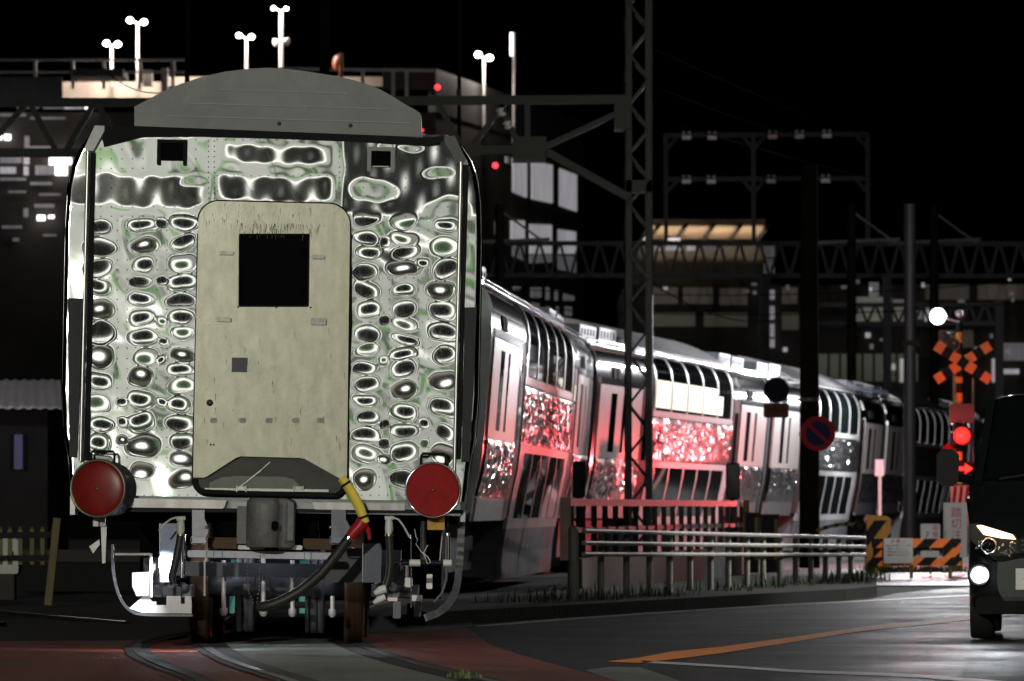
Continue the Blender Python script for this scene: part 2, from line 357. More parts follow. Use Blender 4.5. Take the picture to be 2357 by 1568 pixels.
    base = np.zeros(len(me.loops)*3, dtype=np.float32); me.corner_normals.foreach_get('vector', base); cn[nb:] = base.reshape(-1,3)[nb:]
    me.normals_split_custom_set(cn.tolist())
    return o
end_sheet()

# body shell behind the end sheet
def shell(parent, y0, y1, m, vlo=.97, vhi=3.62, name='body_shell'):
    vs = list(np.linspace(vlo,vhi,18)); prof = [(float(halfw(v))-.004,v) for v in vs] + [(1.06,3.63),(.93,3.66),(.6,3.86),(0,3.97)]
    pts = prof + [(-u,v) for u,v in prof[::-1][1:]]
    n = len(pts); mb = MB(); V = [(u,y,v) for y in (y0,y1) for u,v in pts]
    mb.add(V, [(i,i+1,i+1+n,i+n) for i in range(n-1)], True)
    mb.add([(u,y1,v) for u,v in pts], [tuple(range(n))]); mb.add([(u,y0,v) for u,v in pts], [tuple(range(n-1,-1,-1))])
    mb.quad((pts[0][0],y0,vlo),(pts[0][0],y1,vlo),(pts[-1][0],y1,vlo),(pts[-1][0],y0,vlo))
    return mb.build(name, m, parent, False)
shell(car1, .14, 20.0, M['silver'])

# roof end plate (arched hood) with its seams
hood = LL([(310,291),(310,247),(345,228),(380,210),(417,194),(465,178),(518,166),(575,159),(620,157),(657,159.5),(695,163.5),(727,168.5),(768,175),(806,183),(840,193),(874,206),(903,222),(931,240),(952,251),(966,260),(970,268),(970,316)])
mb = MB(); mb.prism(hood, -.03, .42); hood_o = mb.build('roof_end_plate', M['hood'], car1, False)
mb = MB()
for (xa,ya,xb,yb) in ((505,207.5,800,216),(440,239,893,252),(385,268,945,284)):
    a = L(xa,ya); b = L(xb,yb); mb.bar((a[0],-.032,a[1]),(b[0],-.032,b[1]),.012,.007)
o = mb.build('seam_rib', mat('seam_paint',(.17,.185,.175),.45), hood_o, False)
for x,y in ((643,285.5),(807,290)):
    u,v = L(x,y); mb = MB(); mb.ball((u,-.032,v), .014, 10, 6, (1,.6,1)); mb.build('bolt', M['steel_dark'], hood_o, False)
# black gutter band below the plate
mb = MB(); mb.prism(LL([(246,292),(400,291),(405,293.5),(690,302),(960,317),(1023,314),(1012,334),(985,337),(800,326),(620,319),(470,315),(330,316),(272,330),(240,338),(236,322)]), -.026, .1); mb.build('gutter_band', M['black'], car1, False)
# corner plates: left lightened, right darkened, light from the left put into the colours
mb = MB(); mb.prism(LL([(220,291),(242,291.5),(242,303),(216,349),(201,349),(196,342)]), -.06, .03); mb.build('corner_plate', mat('lit_side_corner_grey',(.40,.42,.39),.45), car1, False)
mb = MB(); mb.prism(LL([(1024,314),(1047,314),(1072,367),(1069,374),(1053,374),(1034,345)]), -.06, .03); tagit(mb.build('corner_plate', mat('shaded_side_corner_grey',(.035,.034,.03),.5), car1, False), 'corner plate darkened for the side away from the light')
# chrome grab poles with dark pads behind
for (xa,ya,xb,yb) in ((204,350,187,1062),(1061,374,1046,1085)):
    a = L(xa,ya); b = L(xb,yb); mb = MB(); mb.tube([(a[0],-.062,a[1]),(b[0],-.062,b[1])], .0125, 12); p_ = mb.build('grab_pole', mat('satin_pole_steel',(.72,.72,.68),.36,1.,.06,5), car1, False)
    mb = MB()
    for t in (.02,.5,.985): 
        c = (a[0]+(b[0]-a[0])*t, a[1]+(b[1]-a[1])*t); mb.tube([(c[0],-.062,c[1]),(c[0],.03,c[1])], .008, 8)
    mb.build('pole_bracket', M['chrome'], p_, False)
mb = MB(); mb.prism(LL([(210,352),(220,352),(207,1060),(194,1060)]), -.03, .01); mb.build('corner_strip', M['black'], car1, False)
mb = MB(); mb.prism(LL([(1066,380),(1079,380),(1070,700),(1061,1056),(1051,1056)]), -.03, .03); mb.build('corner_strip', M['black'], car1, False)
mb = MB(); mb.prism(LL([(157,687),(192,688),(178,1052),(161,1052)]), -.04, .06); mb.build('side_pad', M['darkpad'], car1, False)
mb = MB(); mb.prism(LL([(1070,708),(1097,708),(1090,900),(1080,1062),(1062,1062)]), -.04, .06); mb.build('side_pad', M['darkpad'], car1, False)
# edge trims down the corners
for sgn in (-1,1):
    mb = MB(); mb.tube([(sgn*(float(halfw(v))+.004), .12, v) for v in np.linspace(1.05,3.55,26)], .011, 6); mb.build('edge_trim', M['chrome'], car1, False)
# vent boxes
for (x0,x1,y0,y1,m_,lab) in ((363,430,322,380,M['black'],'black vent box'),(846,908,339,396,mat('grey_vent_frame',(.16,.165,.15),.45),'grey framed vent box')):
    mb = MB(); fr = 9 if x0 > 500 else 8
    a = L(x0,y0); b = L(x1,y1); th = fr/331
    mb.box(a[0],b[0],-.05,.0,a[1]-th,a[1]); mb.box(a[0],a[0]+th,-.05,0,b[1],a[1]-th); mb.box(b[0]-th,b[0],-.05,0,b[1],a[1]-th)
    o = tagit(mb.build('vent_box', m_, car1, False), lab)
    mb = MB(); mb.box(a[0]+th,b[0]-th,-.026,-.004,b[1]+.03,a[1]-th); mb.build('vent_opening', M['void'], o, False)
    if x0 > 500:
        mb = MB(); mb.box(a[0]+th+.01,b[0]-th-.01,-.034,-.027,b[1]+.032,b[1]+.038); mb.build('vent_bar', M['ring'], o, False)
# gangway plate ("door") with window opening cut as frame of pieces
def arc_pts(cx,cy,r,a0,a1,n=8): return [(cx+r*math.cos(R(a0+(a1-a0)*i/n)), cy-r*math.sin(R(a0+(a1-a0)*i/n))) for i in range(n+1)]
XW0,XW1,YW0,YW1 = 553,712,541.5,706
outer = arc_pts(505,512,47,180,90)+arc_pts(757,520,49,90,0)+[(799,1104),(785,1103),(702,1056),(690,1054),(556,1051),(545,1054),(478,1097),(470,1100),(446,1099)]
def yat(x): return None
# split in four convex-ish pieces round the window
top = arc_pts(505,512,47,180,90)+arc_pts(757,520,49,90,0)+[(806,YW0),(458,YW0)]
lef = [(458,YW0),(XW0,YW0),(XW0-1,YW1),(453.5,YW1)]
rig = [(XW1,YW0),(806,YW0),(803.5,YW1),(XW1-2,YW1)]
bot = [(453.5,YW1),(803.5,YW1),(799,1104),(785,1103),(702,1056.5),(690,1054.5),(556,1051),(545,1054),(478,1097),(470,1100),(446,1099)]
mb = MB()
for poly in (top,lef,rig,bot): mb.prism(LL(poly), -.09, -.062)
mb.cur = 1
for _ in range(190):
    x = random.uniform(470,795); y = random.choice([random.uniform(470,540),random.uniform(515,538),random.uniform(515,538),random.uniform(720,1090)])
    if 510 < y < 541: x = random.gauss(640,45)
    if XW0-6 < x < XW1+6 and YW0-3 < y < YW1+6: continue
    ln = random.uniform(4,20)
    if y+ln > 1050: ln = 4
    if (y+ln > 1040 and 540 < x < 710): continue
    a = L(x,y); b = L(x+random.uniform(-1.5,1.5),y+ln); wd = random.uniform(.0012,.0030)
    mb.quad((a[0]-wd,-.0906,a[1]),(b[0]-wd*.3,-.0906,b[1]),(b[0]+wd*.3,-.0906,b[1]),(a[0]+wd,-.0906,a[1]))
plate = mb.build('gangway_plate', [M['door'],mat('scratch_stain',(.10,.095,.07),.6,0,.4,30)], car1, False)
mb = MB(); mb.prism(LL([(XW0-4,YW0-4),(XW1+4,YW0-4),(XW1+4,YW1+4),(XW0-4,YW1+4)]), -.061, -.05); win = mb.build('window', M['void'], plate, False)
mb = MB()
fr = LL([(XW0,YW0),(XW1,YW0),(XW1-2,YW1),(XW0-1,YW1)])
for i in range(4): a = fr[i]; b = fr[(i+1)%4]; mb.tube([(a[0],-.088,a[1]),(b[0],-.088,b[1])], .007, 6)
mb.build('window_seal', M['black'], win, False)
mb = MB(); e = LL(outer); mb.tube([(u,-.075,v) for u,v in e[:20]], .012, 6); mb.build('rubber_edge', M['black'], plate, False)
mb = MB(); e = LL([(806,540),(797,1104)]); mb.tube([(u+.004,-.07,v) for u,v in e], .013, 6); e = LL([(457,540),(444.5,1100)]); mb.tube([(u,-.072,v) for u,v in e], .007, 6); mb.build('side_seal', M['black'], plate, False)
mb = MB(); a = L(535,824); b = L(571,858); mb.box(a[0],b[0],-.0915,-.0902,b[1],a[1]); mb.build('square_hole', M['steel_dark'], plate, False)
mb = MB(); mb.bar((b[0]+.008,-.092,a[1]-.01),(b[0]-.002,-.092,b[1]-.004),.006); mb.bar((a[0],-.092,b[1]-.003),(b[0],-.092,b[1]-.003),.004); mb.build('hole_rim', M['chrome'], plate, False)
mb = MB(); u,v = L(484.5,928); mb.lathe((u,-.0905,v),(0,-1,0),[(0,.024),(.001,.024),(.001,.0001)],14); mb.build('round_hole', M['steel_dark'], plate, False)
for x,y,wd,h in ((522,584,34,9),(733,593,30,9),(517,737,34,10),(734,741,36,16)):
    u,v = L(x,y); mb = MB(); mb.bevbox(u-wd/662,u+wd/662,-.112,-.0902,v-h/662,v+h/662,.006); mb.build('bracket_stub', mat('grey_stub',(.2,.2,.17),.4,.5,.3,30), plate, False)
for x in (493.5,560,620.5,682.5,738.5):
    u,v = L(x,968.5); mb = MB(); mb.bevbox(u-.024,u+.024,-.0915,-.0902,v-.018,v+.018,.008); mb.box(u-.024,u+.024,-.0922,-.0916,v-.003,v+.004); mb.build('bolt_mark', mat('grey_smudge',(.2,.2,.185),.5,.2,.4,40), plate, False)
mb = MB()
for x,y in ((549.5,708),(637,709),(716,709),(487,1024),(493.5,1024)): u,v = L(x,y); mb.ball((u,-.0905,v), .007, 8, 5, (1,.4,1))
mb.build('screw', M['steel_dark'], plate, False)
# notch below: dark well with grey lower plate
mb = MB(); mb.prism(LL([(452,1098),(470,1095),(545,1050),(702,1053),(793,1103),(785,1138),(465,1134)]), -.05, -.03); well = mb.build('gangway_well', mat('well_dark_paint',(.03,.031,.027),.6,0,.25,9), car1, False)
mb = MB(); mb.prism(LL([(482,1112),(512,1099),(545,1096),(655,1098),(676,1104),(693,1121),(690,1127),(484,1124)]), -.056, -.051); mb.build('lower_plate', mat('well_grey_plate',(.15,.155,.13),.6,0,.2,9), well, False)
mb = MB(); a = L(552,1122); b = L(600,1084); c = L(622,1064); mb.bar((a[0],-.06,a[1]),(b[0],-.06,b[1]),.016,.008); mb.bar((b[0],-.058,b[1]),(c[0],-.058,c[1]),.006); mb.build('stay_rod', M['chrome'], well, False)
mb = MB(); a = L(456,1130); b = L(790,1134.5); mb.bar((a[0]+.05,-.06,a[1]+.012),(b[0]-.1,-.06,b[1]+.012),.03,.018); mb.build('tread_bar', M['chrome'], well, False)
for x in (557,688):
    u,v = L(x,1124); mb = MB(); mb.box(u-.025,u+.025,-.1,-.05,v-.012,v+.012); mb.box(u-.036,u-.028,-.1,-.05,v-.026,v+.016); mb.box(u+.028,u+.036,-.1,-.05,v-.026,v+.016); mb.build('hinge_block', M['brushed'], well, False)
mb = MB(); pts = [(449,1102)]+arc_pts(476,1106,27,185,268,6)+[(560,1136),(680,1139),(745,1141)]+arc_pts(766,1114,28,272,355,6); mb.tube([(u,-.082,v) for u,v in LL(pts)], .02, 10); mb.build('gangway_lip', M['black'], car1, False)
# sills
for poly in ([(300,1147),(522,1152),(517,1168),(512,1171),(296,1168)],[(719,1156),(932,1159),(932,1175),(726,1173),(722,1166)]):
    mb = MB(); mb.prism(LL(poly), -.02, .3); mb.build('end_sill', M['brushed'], car1, False)
mb = MB(); mb.prism(LL([(180,1168),(1066,1174),(1066,1182),(180,1178)]), .0, .35); mb.build('sill_angle', M['blackp'], car1, False)
# headstock hollow round the coupler
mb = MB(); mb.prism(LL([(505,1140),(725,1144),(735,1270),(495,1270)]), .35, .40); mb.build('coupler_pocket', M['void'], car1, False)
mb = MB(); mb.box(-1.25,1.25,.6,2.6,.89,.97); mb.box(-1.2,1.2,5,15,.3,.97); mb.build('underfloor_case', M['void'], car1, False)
# side flank below sill
for sgn,(x,y0,y1) in ((-1,(168,1060,1200)),(1,(1066,1070,1200))):
    u,v0 = L(x,y1); mb = MB(); mb.box(min(sgn*1.375,sgn*1.34),max(sgn*1.375,sgn*1.34),.02,.3,.93,1.3); mb.build('corner_foot', M['brushed'], car1, False)
# tail discs
def tail_disc(x,y,rad,m,ringm,lens,yaw=0.):
    u,v = L(x,y); r = rad/331; ax = Vector((-math.sin(yaw),-math.cos(yaw),0)); D = .30 if yaw else .20
    B = Vector((u,-.215,v))-ax*D; at = lambda t: B+ax*t; sd = Vector((math.cos(yaw),-math.sin(yaw),0)); up = Vector((0,0,1))
    mb = MB(); mb.lathe(B,ax,[(0,r*.98),(D-.03,r*1.02),(D-.01,r*1.0)],48); d = mb.build('tail_lamp', mat('lamp_drum_paint',(.03,.03,.028),.4,.3,.2,8), car1, False)
    mb = MB(); mb.lathe(at(D),ax,[(-.012,r*1.05),(.012,r*1.05),(.016,r*1.0),(.004,r*.955),(-.012,r*.955)],56); mb.build('rim', ringm, d, False)
    mb = MB()
    if lens: mb.lathe(at(D-.012),ax,[(0,r*.97)]+[(.03*math.cos(a),r*.97*math.sin(a)) for a in np.linspace(1.5,.02,9)],56)
    else: mb.lathe(at(D),ax,[(0,r*.97),(.001,.0001)],56,False)
    mb.build('lens', m, d, False)
    c = at(D-.09); mb = MB(); mb.tube([c+sd*a+up*b for a,b in ((-.085,r*.9),(-.085,r+.05),(-.075,r+.065),(.075,r+.065),(.085,r+.05),(.085,r*.9))], .009, 8); mb.build('handle', M['black'], d, False)
    mb = MB(); mb.ball(at(D+.02),.012,8,5); mb.build('lens_boss', ringm, d, False)
tail_disc(231,1125,64,M['redgloss'],M['ring'],True,R(15))
tail_disc(997,1128,61.5,M['red'],M['chrome'],False)
# brackets under the discs
for x0,x1,y0,y1,m_,nm in ((216,228,1190,1212,M['whitep'],'lamp_bracket'),(231,243,1190,1212,mat('grey_bracket',(.3,.3,.33),.5),'lamp_bracket'),(984,1003,1188,1220,M['ochre'],'lamp_bracket'),(1004,1023,1188,1220,M['ochre'],'lamp_bracket')):
    a = L(x0,y0); b = L(x1,y1); mb = MB(); mb.bevbox(a[0],b[0],-.05,.03,b[1],a[1],.004); mb.build(nm, m_, car1, False)
mb = MB(); mb.prism(LL([(233,1212),(246,1211),(243,1296),(236,1297)]), -.02, .0); mb.prism(LL([(206,1258),(229,1242),(230,1254),(215,1274)]), -.024, -.004); mb.build('paper_tag', M['whitep'], car1, False)

# coupler
u0,v0 = L(575,1259); u1,v1 = L(649,1147)
cp = MB()
def coup(mb):
    uc = (u0+u1)/2; n = 20; prof = []
    sect = [(-.135,.0),(-.132,-.035),(-.118,-.07),(-.09,-.10),(-.05,-.12),(0,-.128),(.045,-.122),(.075,-.10),(.09,-.065),(.095,-.035),(.13,-.03),(.17,-.03),(.195,-.01),(.205,.03),(.2,.12),(-.12,.12)]
    zs = [v0,v0+.012,v1-.05,v1-.02,v1]; sc = [.94,1,1,.96,.78]
    vs = [(uc+x*s, -.05+y*s+.0, z) for z,s in zip(zs,sc) for x,y in sect]; k = len(sect)
    mb.add(vs, [(i*k+j,i*k+(j+1)%k,(i+1)*k+(j+1)%k,(i+1)*k+j) for i in range(len(zs)-1) for j in range(k)], True)
    mb.add(vs[-k:], [tuple(range(k))]); mb.add(vs[:k], [tuple(range(k-1,-1,-1))])
    mb.box(uc-.2,uc-.1,-.02,.15,v0+.02,v1-.06)
    mb.box(uc+.155,uc+.195,-.1,.05,v0+.05,v1-.03)
    mb.box(uc-.06,uc+.06,.1,1.2,v0+.08,v1-.08)
coup(cp); cpl = cp.build('coupler', M['coupler'], car1, False)
mb = MB(); a = L(627,1199); b = L(642,1222); mb.bevbox(a[0],b[0],-.178,-.12,b[1],a[1],.015); mb.build('lock_slot', M['void'], cpl, False)
# drawbar carrier beam and plates
a = L(430,1267); b = L(772,1289); mb = MB(); mb.bevbox(a[0],b[0],.1,.16,b[1],a[1],.008); beam = mb.build('carrier_beam', M['pale'], car1, False)
for x in (474,490,510,700,715): u,v = L(x,1278); mb = MB(); mb.box(u-.003,u+.003,.094,.166,b[1]-.004,a[1]+.004); mb.build('tie_cord', M['teal'], beam, False)
for x0,x1 in ((547,607),(640,695)): a2 = L(x0,1255); b2 = L(x1,1266); mb = MB(); mb.bevbox(a2[0],b2[0],.04,.15,b2[1],a2[1],.006); mb.build('wear_plate', M['whitep'], beam, False)
for x0,x1,y0,y1 in ((476,542,1237,1264),(696,760,1240,1266)): a2 = L(x0,y0); b2 = L(x1,y1); mb = MB(); mb.box(a2[0],b2[0],.17,.3,b2[1],a2[1]); mb.build('packing_block', M['wood'], car1, False)
# jumper sockets
for x0,x1,s_ in ((437,480,1),(756,806,-1)):
    m_ = mat('socket_grey',(.30,.30,.34),.45,.1,.2,12) if s_ == 1 else mat('socket_blue_grey',(.13,.135,.17),.45,.1,.2,12)
    xm = (x0+x1)/2; wd = x1-x0
    mb = MB(); mb.prism(LL([(xm-wd*.36,1174),(xm+wd*.30,1174),(xm+wd*.30,1195),(xm+wd*.5,1214),(xm+wd*.5,1226),(xm+wd*.38,1236),(xm-wd*.36,1234)]), -.04, .08); so = mb.build('jumper_socket', m_, car1, False)
    mb = MB(); mb.prism(LL([(xm-wd*.4,1234),(xm+wd*.36,1236),(xm+wd*.34,1250),(xm-wd*.36,1250)]), -.03, .05); mb.build('socket_lid', M['pale'] if s_ == 1 else M['bluegrey'], so, False)
    u,v = L(xm+wd*.4*s_,1214); mb = MB(); mb.ball((u,-.045,v),.012,8,6); mb.build('lock_pin', M['brass'], so, False)
    mb = MB(); e = LL([(xm-wd*.42,1236),(xm-wd*.42,1250),(xm-wd*.3,1253),(xm+wd*.25,1253),(xm+wd*.36,1246)]); mb.tube([(u,-.05,v) for u,v in e],.005,6); mb.build('lid_spring', M['chrome'], so, False)
# air cocks with levers and hoses
def cock(x,y,lever,hose,m_,dep=-.06):
    mb = MB(); mb.tube([(u,dep,v) for u,v in LL([(x,y-16),(x,y-8),(x,y+8),(x-1,y+19)])],[.018,.026,.03,.022],12)
    a = L(x-10,y-17); b = L(x+11,y-18); mb.tube([(a[0],dep,a[1]),(b[0],dep,b[1])],.016,10); c = mb.build('air_cock', m_, car1, False)
    mb = MB(); mb.tube([(u,dep-.02,v) for u,v in LL(lever)],.007,8); mb.build('cock_lever', m_, c, False)
    mb = MB(); mb.tube([(u,dep+.01+k*.004,v) for k,(u,v) in enumerate(LL(hose))],.026,12); h = mb.build('air_hose', M['hose'], c, False)
    mb = MB(); u,v = L(*hose[0]); mb.tube([(u,dep+.01,v+.004),(u,dep+.01,v-.012)],.029,12); mb.build('hose_clamp', M['brass'], h, False)
cock(417,1211,[(408,1191),(395,1195),(380,1206),(368,1222)],[(417,1229),(414,1250),(408,1280),(402,1305),(396,1328),(400,1345)],M['offwhite'])
cock(896,1210,[(902,1190),(918,1196),(930,1212),(943,1237)],[(896,1230),(897,1255),(899,1290),(896,1325),(888,1352),(878,1367)],M['whitep'])
mb = MB(); e = LL([(889,1355),(876,1358),(862,1366)]); mb.tube([(u,-.06,v) for u,v in e],[.03,.03,.016],10); e = LL([(887,1374),(872,1380),(860,1388)]); mb.tube([(u,-.06,v) for u,v in e],[.022,.026,.012],10); mb.build('hose_coupling', M['whitep'], car1, False)
# yellow sleeved cable with red plug
mb = MB(); pts = LL([(786,1100),(796,1112),(808,1130),(820,1152),(829,1170),(836,1188),(842,1204)]); mb.tube([(u,-.13,v) for u,v in pts],[.03,.034,.036,.037,.036,.034,.03],14); ys = mb.build('yellow_sleeve', M['yellow'], car1, False)
for i in (1,5): 
    a = Vector((pts[i][0],-.13,pts[i][1])); d = Vector((pts[i+1][0]-pts[i][0],0,pts[i+1][1]-pts[i][1])).normalized(); mb = MB(); mb.tube([a,a+d*.016],.039,14); mb.build('cable_tie', M['black'], ys, False)
mb = MB(); pts = LL([(836,1200),(828,1212),(816,1224),(806,1236)]); mb.tube([(u,-.12,v) for u,v in pts],[.05,.046,.042,.036],14); e = LL([(836,1204),(848,1222),(852,1242)]); mb.tube([(u,-.10,v) for u,v in e],[.03,.02,.012],8); rp = mb.build('red_plug', M['redfit'], car1, False)
mb = MB(); pts = LL([(806,1236),(802,1241)]); mb.tube([(u,-.12,v) for u,v in pts],.037,12); mb.build('plug_ring', M['chrome'], rp, False)
mb = MB(); pts = LL([(803,1240),(785,1264),(765,1290),(740,1320),(715,1342),(690,1361),(660,1378),(630,1391),(604,1397),(590,1399)]); mb.tube([(u,-.1+.012*k,v) for k,(u,v) in enumerate(pts)],[.036]*9+[.02],12); mb.build('main_hose', M['hose'], car1, False)
for pts in ([(573,1290),(568,1330),(572,1360),(585,1395)],[(600,1262),(598,1310),(597,1350),(590,1396)]):
    mb = MB(); e = LL(pts)
    for i in range(len(e)-1):
        for k in range(5):
            t = k/5; u = e[i][0]+(e[i+1][0]-e[i][0])*t; v = e[i][1]+(e[i+1][1]-e[i][1])*t
            mb.ball((u,-.0,v),.006,6,4,(.8,.8,1.7))
    mb.build('safety_chain', M['ring'], car1, False)
# straps curving round under the corners (snow guard frames) and their fittings
def strap(pts,dep,wd,th,m_,name='guard_strap'):
    e = LL(pts,dep); mb = MB()
    q = [np.array(p) for p in e]; q = [2*q[0]-q[1]]+q+[2*q[-1]-q[-2]]; e = []
    for i in range(1,len(q)-2):
        for k in range(5):
            w_ = k/5; e.append(.5*((2*q[i])+(-q[i-1]+q[i+1])*w_+(2*q[i-1]-5*q[i]+4*q[i+1]-q[i+2])*w_*w_+(-q[i-1]+3*q[i]-3*q[i+1]+q[i+2])*w_**3))
    e.append(q[-2]); n = len(e)
    for i in range(n-1): 
        a = Vector((e[i][0],0,e[i][1])); b = Vector((e[i+1][0],0,e[i+1][1])); d = (b-a).normalized(); nrm = Vector((-d.z,0,d.x))*th/2
        ex = d*th*.3
        mb.add([(p.x,y,p.z) for y in (dep-wd/2,dep+wd/2) for p in (a-nrm-ex,a+nrm-ex,b+nrm+ex,b-nrm+ex)], [(0,1,2,3),(7,6,5,4),(0,4,5,1),(1,5,6,2),(2,6,7,3),(3,7,4,0)])
    return mb.build(name, m_, car1, False)
strap([(262,1255),(262,1299),(268,1341),(276,1368),(288,1391),(304,1406),(326,1414),(380,1416),(444,1416)],.6,.10,.016,M['steel_grey'])
strap([(1064,1192),(1059,1291),(1053,1345),(1045,1370),(1030,1394),(1008,1411),(983,1421)],.3,.10,.05,M['steel_grey'])
mb = MB(); mb.prism(LL([(300,1400),(330,1374),(345,1373),(352,1385),(362,1385),(362,1393),(386,1393),(386,1372),(418,1372),(418,1390),(428,1390),(428,1372),(443,1372),(443,1412),(330,1411)],.62), .60, .66); guard = mb.build('overlit_skirt_plate', mat('overlit_skirt_white',(.8,.8,.8),.5), car1, False)  # white stands in for the overlit inner side of the skirt
mb = MB(); mb.prism(LL([(308,1318),(345,1316),(355,1300),(362,1296),(362,1310),(352,1325),(352,1372),(318,1372),(308,1350)],.62), .55, .6); mb.build('axle_cover', mat('pale_axle_cover',(.36,.36,.35),.5), car1, False)
# bogie
bog = MB(); bog.box(-.95,-.80,1.5,4.4,.42,.62); bog.box(.80,.95,1.5,4.4,.42,.62); bog.box(-.9,.9,2.75,3.25,.45,.7); bog.box(-.9,.9,1.45,1.6,.50,.60)
bogie = bog.build('bogie', M['steel_dark'], car1, False)
for dep in (2.3,4.4):
    for sgn in (-1,1):
        mb = MB(); uc = sgn*.57
        mb.lathe((uc-sgn*.07,dep,.43),(sgn,0,0),[(0,.09),(0,.46),(.03,.46),(.042,.437),(.13,.43),(.135,.36),(.135,.09)],56); whl = mb.build('wheel', M['rust'], bogie, False)
        mb = MB(); mb.lathe((uc+sgn*.0655,dep,.43),(sgn,0,0),[(0,.37),(.004,.36),(.004,.1)],40); mb.build('wheel_face', M['steel_dark'], whl, False)
    mb = MB(); mb.tube([(-.6,dep,.43),(.6,dep,.43)],.095,20); mb.build('axle', M['steel_grey'], bogie, False)
mb = MB(); a = L(540,1321,1.75); b = L(745,1373,1.75); mb.tube([(a[0],1.85,(a[1]+b[1])/2),(b[0],1.85,(a[1]+b[1])/2)],.085,20)
for x in (560,590,625,655,690): u,_ = L(x,1340,1.75); mb.tube([(u-.006,1.85,(a[1]+b[1])/2),(u+.006,1.85,(a[1]+b[1])/2)],.09,20)
mb.build('traction_tube', M['steel_grey'], bogie, False)
for x0,x1,y0,y1 in ((549,560,1292,1444),(566,575,1292,1444),(578,586,1292,1444),(708,716,1330,1446),(721,733,1330,1446),(738,748,1330,1446)):
    a = L(x0,y0,1.8); b = L(x1,y1,1.8); um = (a[0]+b[0])/2; mb = MB(); mb.lathe((um,2.15,.42),(1,0,0),[(-(b[0]-a[0])/2,.1),(-(b[0]-a[0])/2,.335),((b[0]-a[0])/2,.335),((b[0]-a[0])/2,.1)],40); mb.build('brake_disc', M['steel_grey'], bogie, False)
for x,y0,y1 in ((520,1290,1412),(611,1280,1413),(678,1290,1414),(770,1372,1415)):
    a = L(x,y0,1.5); b = L(x,y1,1.5); mb = MB(); mb.tube([(a[0],1.5,a[1]),(b[0],1.5,b[1])],.017,10); mb.tube([(b[0],1.5,b[1]+.04),(b[0],1.5,b[1]),(b[0],1.5,b[1]-.02)],[.028,.03,.012],8); mb.build('hanger_rod', M['galv'], bogie, False)
for x0,x1,y0,y1 in ((537,546,1288,1328),(534,545,1372,1412),(695,709,1290,1317),(693,707,1373,1385),(694,707,1400,1412)):
    a = L(x0,y0,1.55); b = L(x1,y1,1.55); mb = MB(); mb.box(a[0],b[0],1.55,1.6,b[1],a[1]); mb.build('brake_block', M['teal'], bogie, False)
# side plates, pipes and posts hung below the floor
for poly,m_,dep,nm in (([(369,1205),(410,1205),(404,1340),(369,1340)],M['bluegrey'],.25,'step_plate'),([(836,1251),(880,1251),(877,1341),(836,1341)],mat('dark_blue_plate',(.045,.055,.085),.4,.2,.3,6),.3,'step_plate'),([(782,1262),(836,1262),(836,1341),(745,1341)],M['steel_dark'],.5,'bracket_plate')):
    mb = MB(); mb.prism(LL(poly,dep), dep, dep+.03); o = mb.build(nm, m_, car1, False)
    if nm == 'step_plate':
        e = LL([poly[0],poly[3]],dep); mb = MB(); mb.bar((e[0][0],dep-.004,e[0][1]),(e[1][0],dep-.004,e[1][1]),.007); mb.build('plate_edge', M['chrome'], o, False)
for pts,r,m_ in (([(348,1274),(348,1375)],.012,M['galv']),([(265,1276),(348,1276)],.010,M['galv']),([(472,1290),(472,1372)],.008,M['galv']),([(423,1230),(423,1330)],.016,M['chrome']),([(947,1230),(947,1400)],.005,M['chrome']),([(1033,1226),(1033,1292)],.011,M['chrome']),([(1019,1226),(1012,1300)],.004,M['galv']),([(924,1296),(1030,1296)],.018,M['darkpad']),([(1030,1297),(1028,1335),(1018,1366),(1000,1386)],.009,M['steel_grey']),([(975,1200),(975,1290)],.02,M['steel_dark'])):
    mb = MB(); mb.tube([(u,.2,v) for u,v in LL(pts,.2)],r,8); mb.build('air_pipe', m_, car1, False)
for x0,x1,y0,y1 in ((943,968,1288,1304),(1021,1040,1288,1305)):
    a = L(x0,y0,.2); b = L(x1,y1,.2); mb = MB(); mb.tube([(a[0],.2,(a[1]+b[1])/2),(b[0],.2,(a[1]+b[1])/2)],.025,12); mb.build('pipe_joint', M['whitep'], car1, False)
mb = MB(); e = LL([(955,1218),(958,1236),(962,1242),(958,1252),(970,1270),(985,1282),(992,1295),(984,1298),(980,1286),(975,1274),(985,1255)],.15); mb.tube([(u,.15,v) for u,v in e],.004,6); mb.build('loose_wire', M['galv'], car1, False)
# axle box clusters
for cx_,w_ in ((400,60),(915,70)):
    mb = MB(); a = L(cx_-w_*.8,1340,1.4); b = L(cx_+w_*.75,1392,1.4); mb.box(a[0],b[0],1.45,1.9,b[1]+.05,a[1]-.02); 
    for x in (cx_-w_*.6,cx_-w_*.1,cx_+w_*.4): p = L(x,1352,1.3); mb.lathe((p[0],1.42,p[1]),(0,-1,0),[(0,.035),(.05,.035),(.06,.02),(.06,.0001)],10)
    mb.build('axle_box', M['steel_grey'], bogie, False)
for x0,x1,y0,y1,m_ in ((895,918,1370,1384,'galv'),(908,925,1384,1424,'steel_grey'),(950,975,1370,1384,'galv'),(956,972,1384,1420,'steel_dark'),(890,905,1330,1352,'steel_grey'),(935,952,1330,1352,'galv'),(985,998,1322,1356,'galv')):
    a = L(x0,y0,.9); b = L(x1,y1,.9); mb = MB(); mb.bevbox(a[0],b[0],.9,1.0,b[1],a[1],.006); mb.build('spring_bracket', M[m_], bogie, False)
a = L(330,1345,.9); mb = MB(); mb.box(L(352,1,.9)[0],L(445,1,.9)[0],.9,1.0,L(1,1364,.9)[1],L(1,1345,.9)[1]); mb.build('spring_plank', M['steel_dark'], bogie, False)

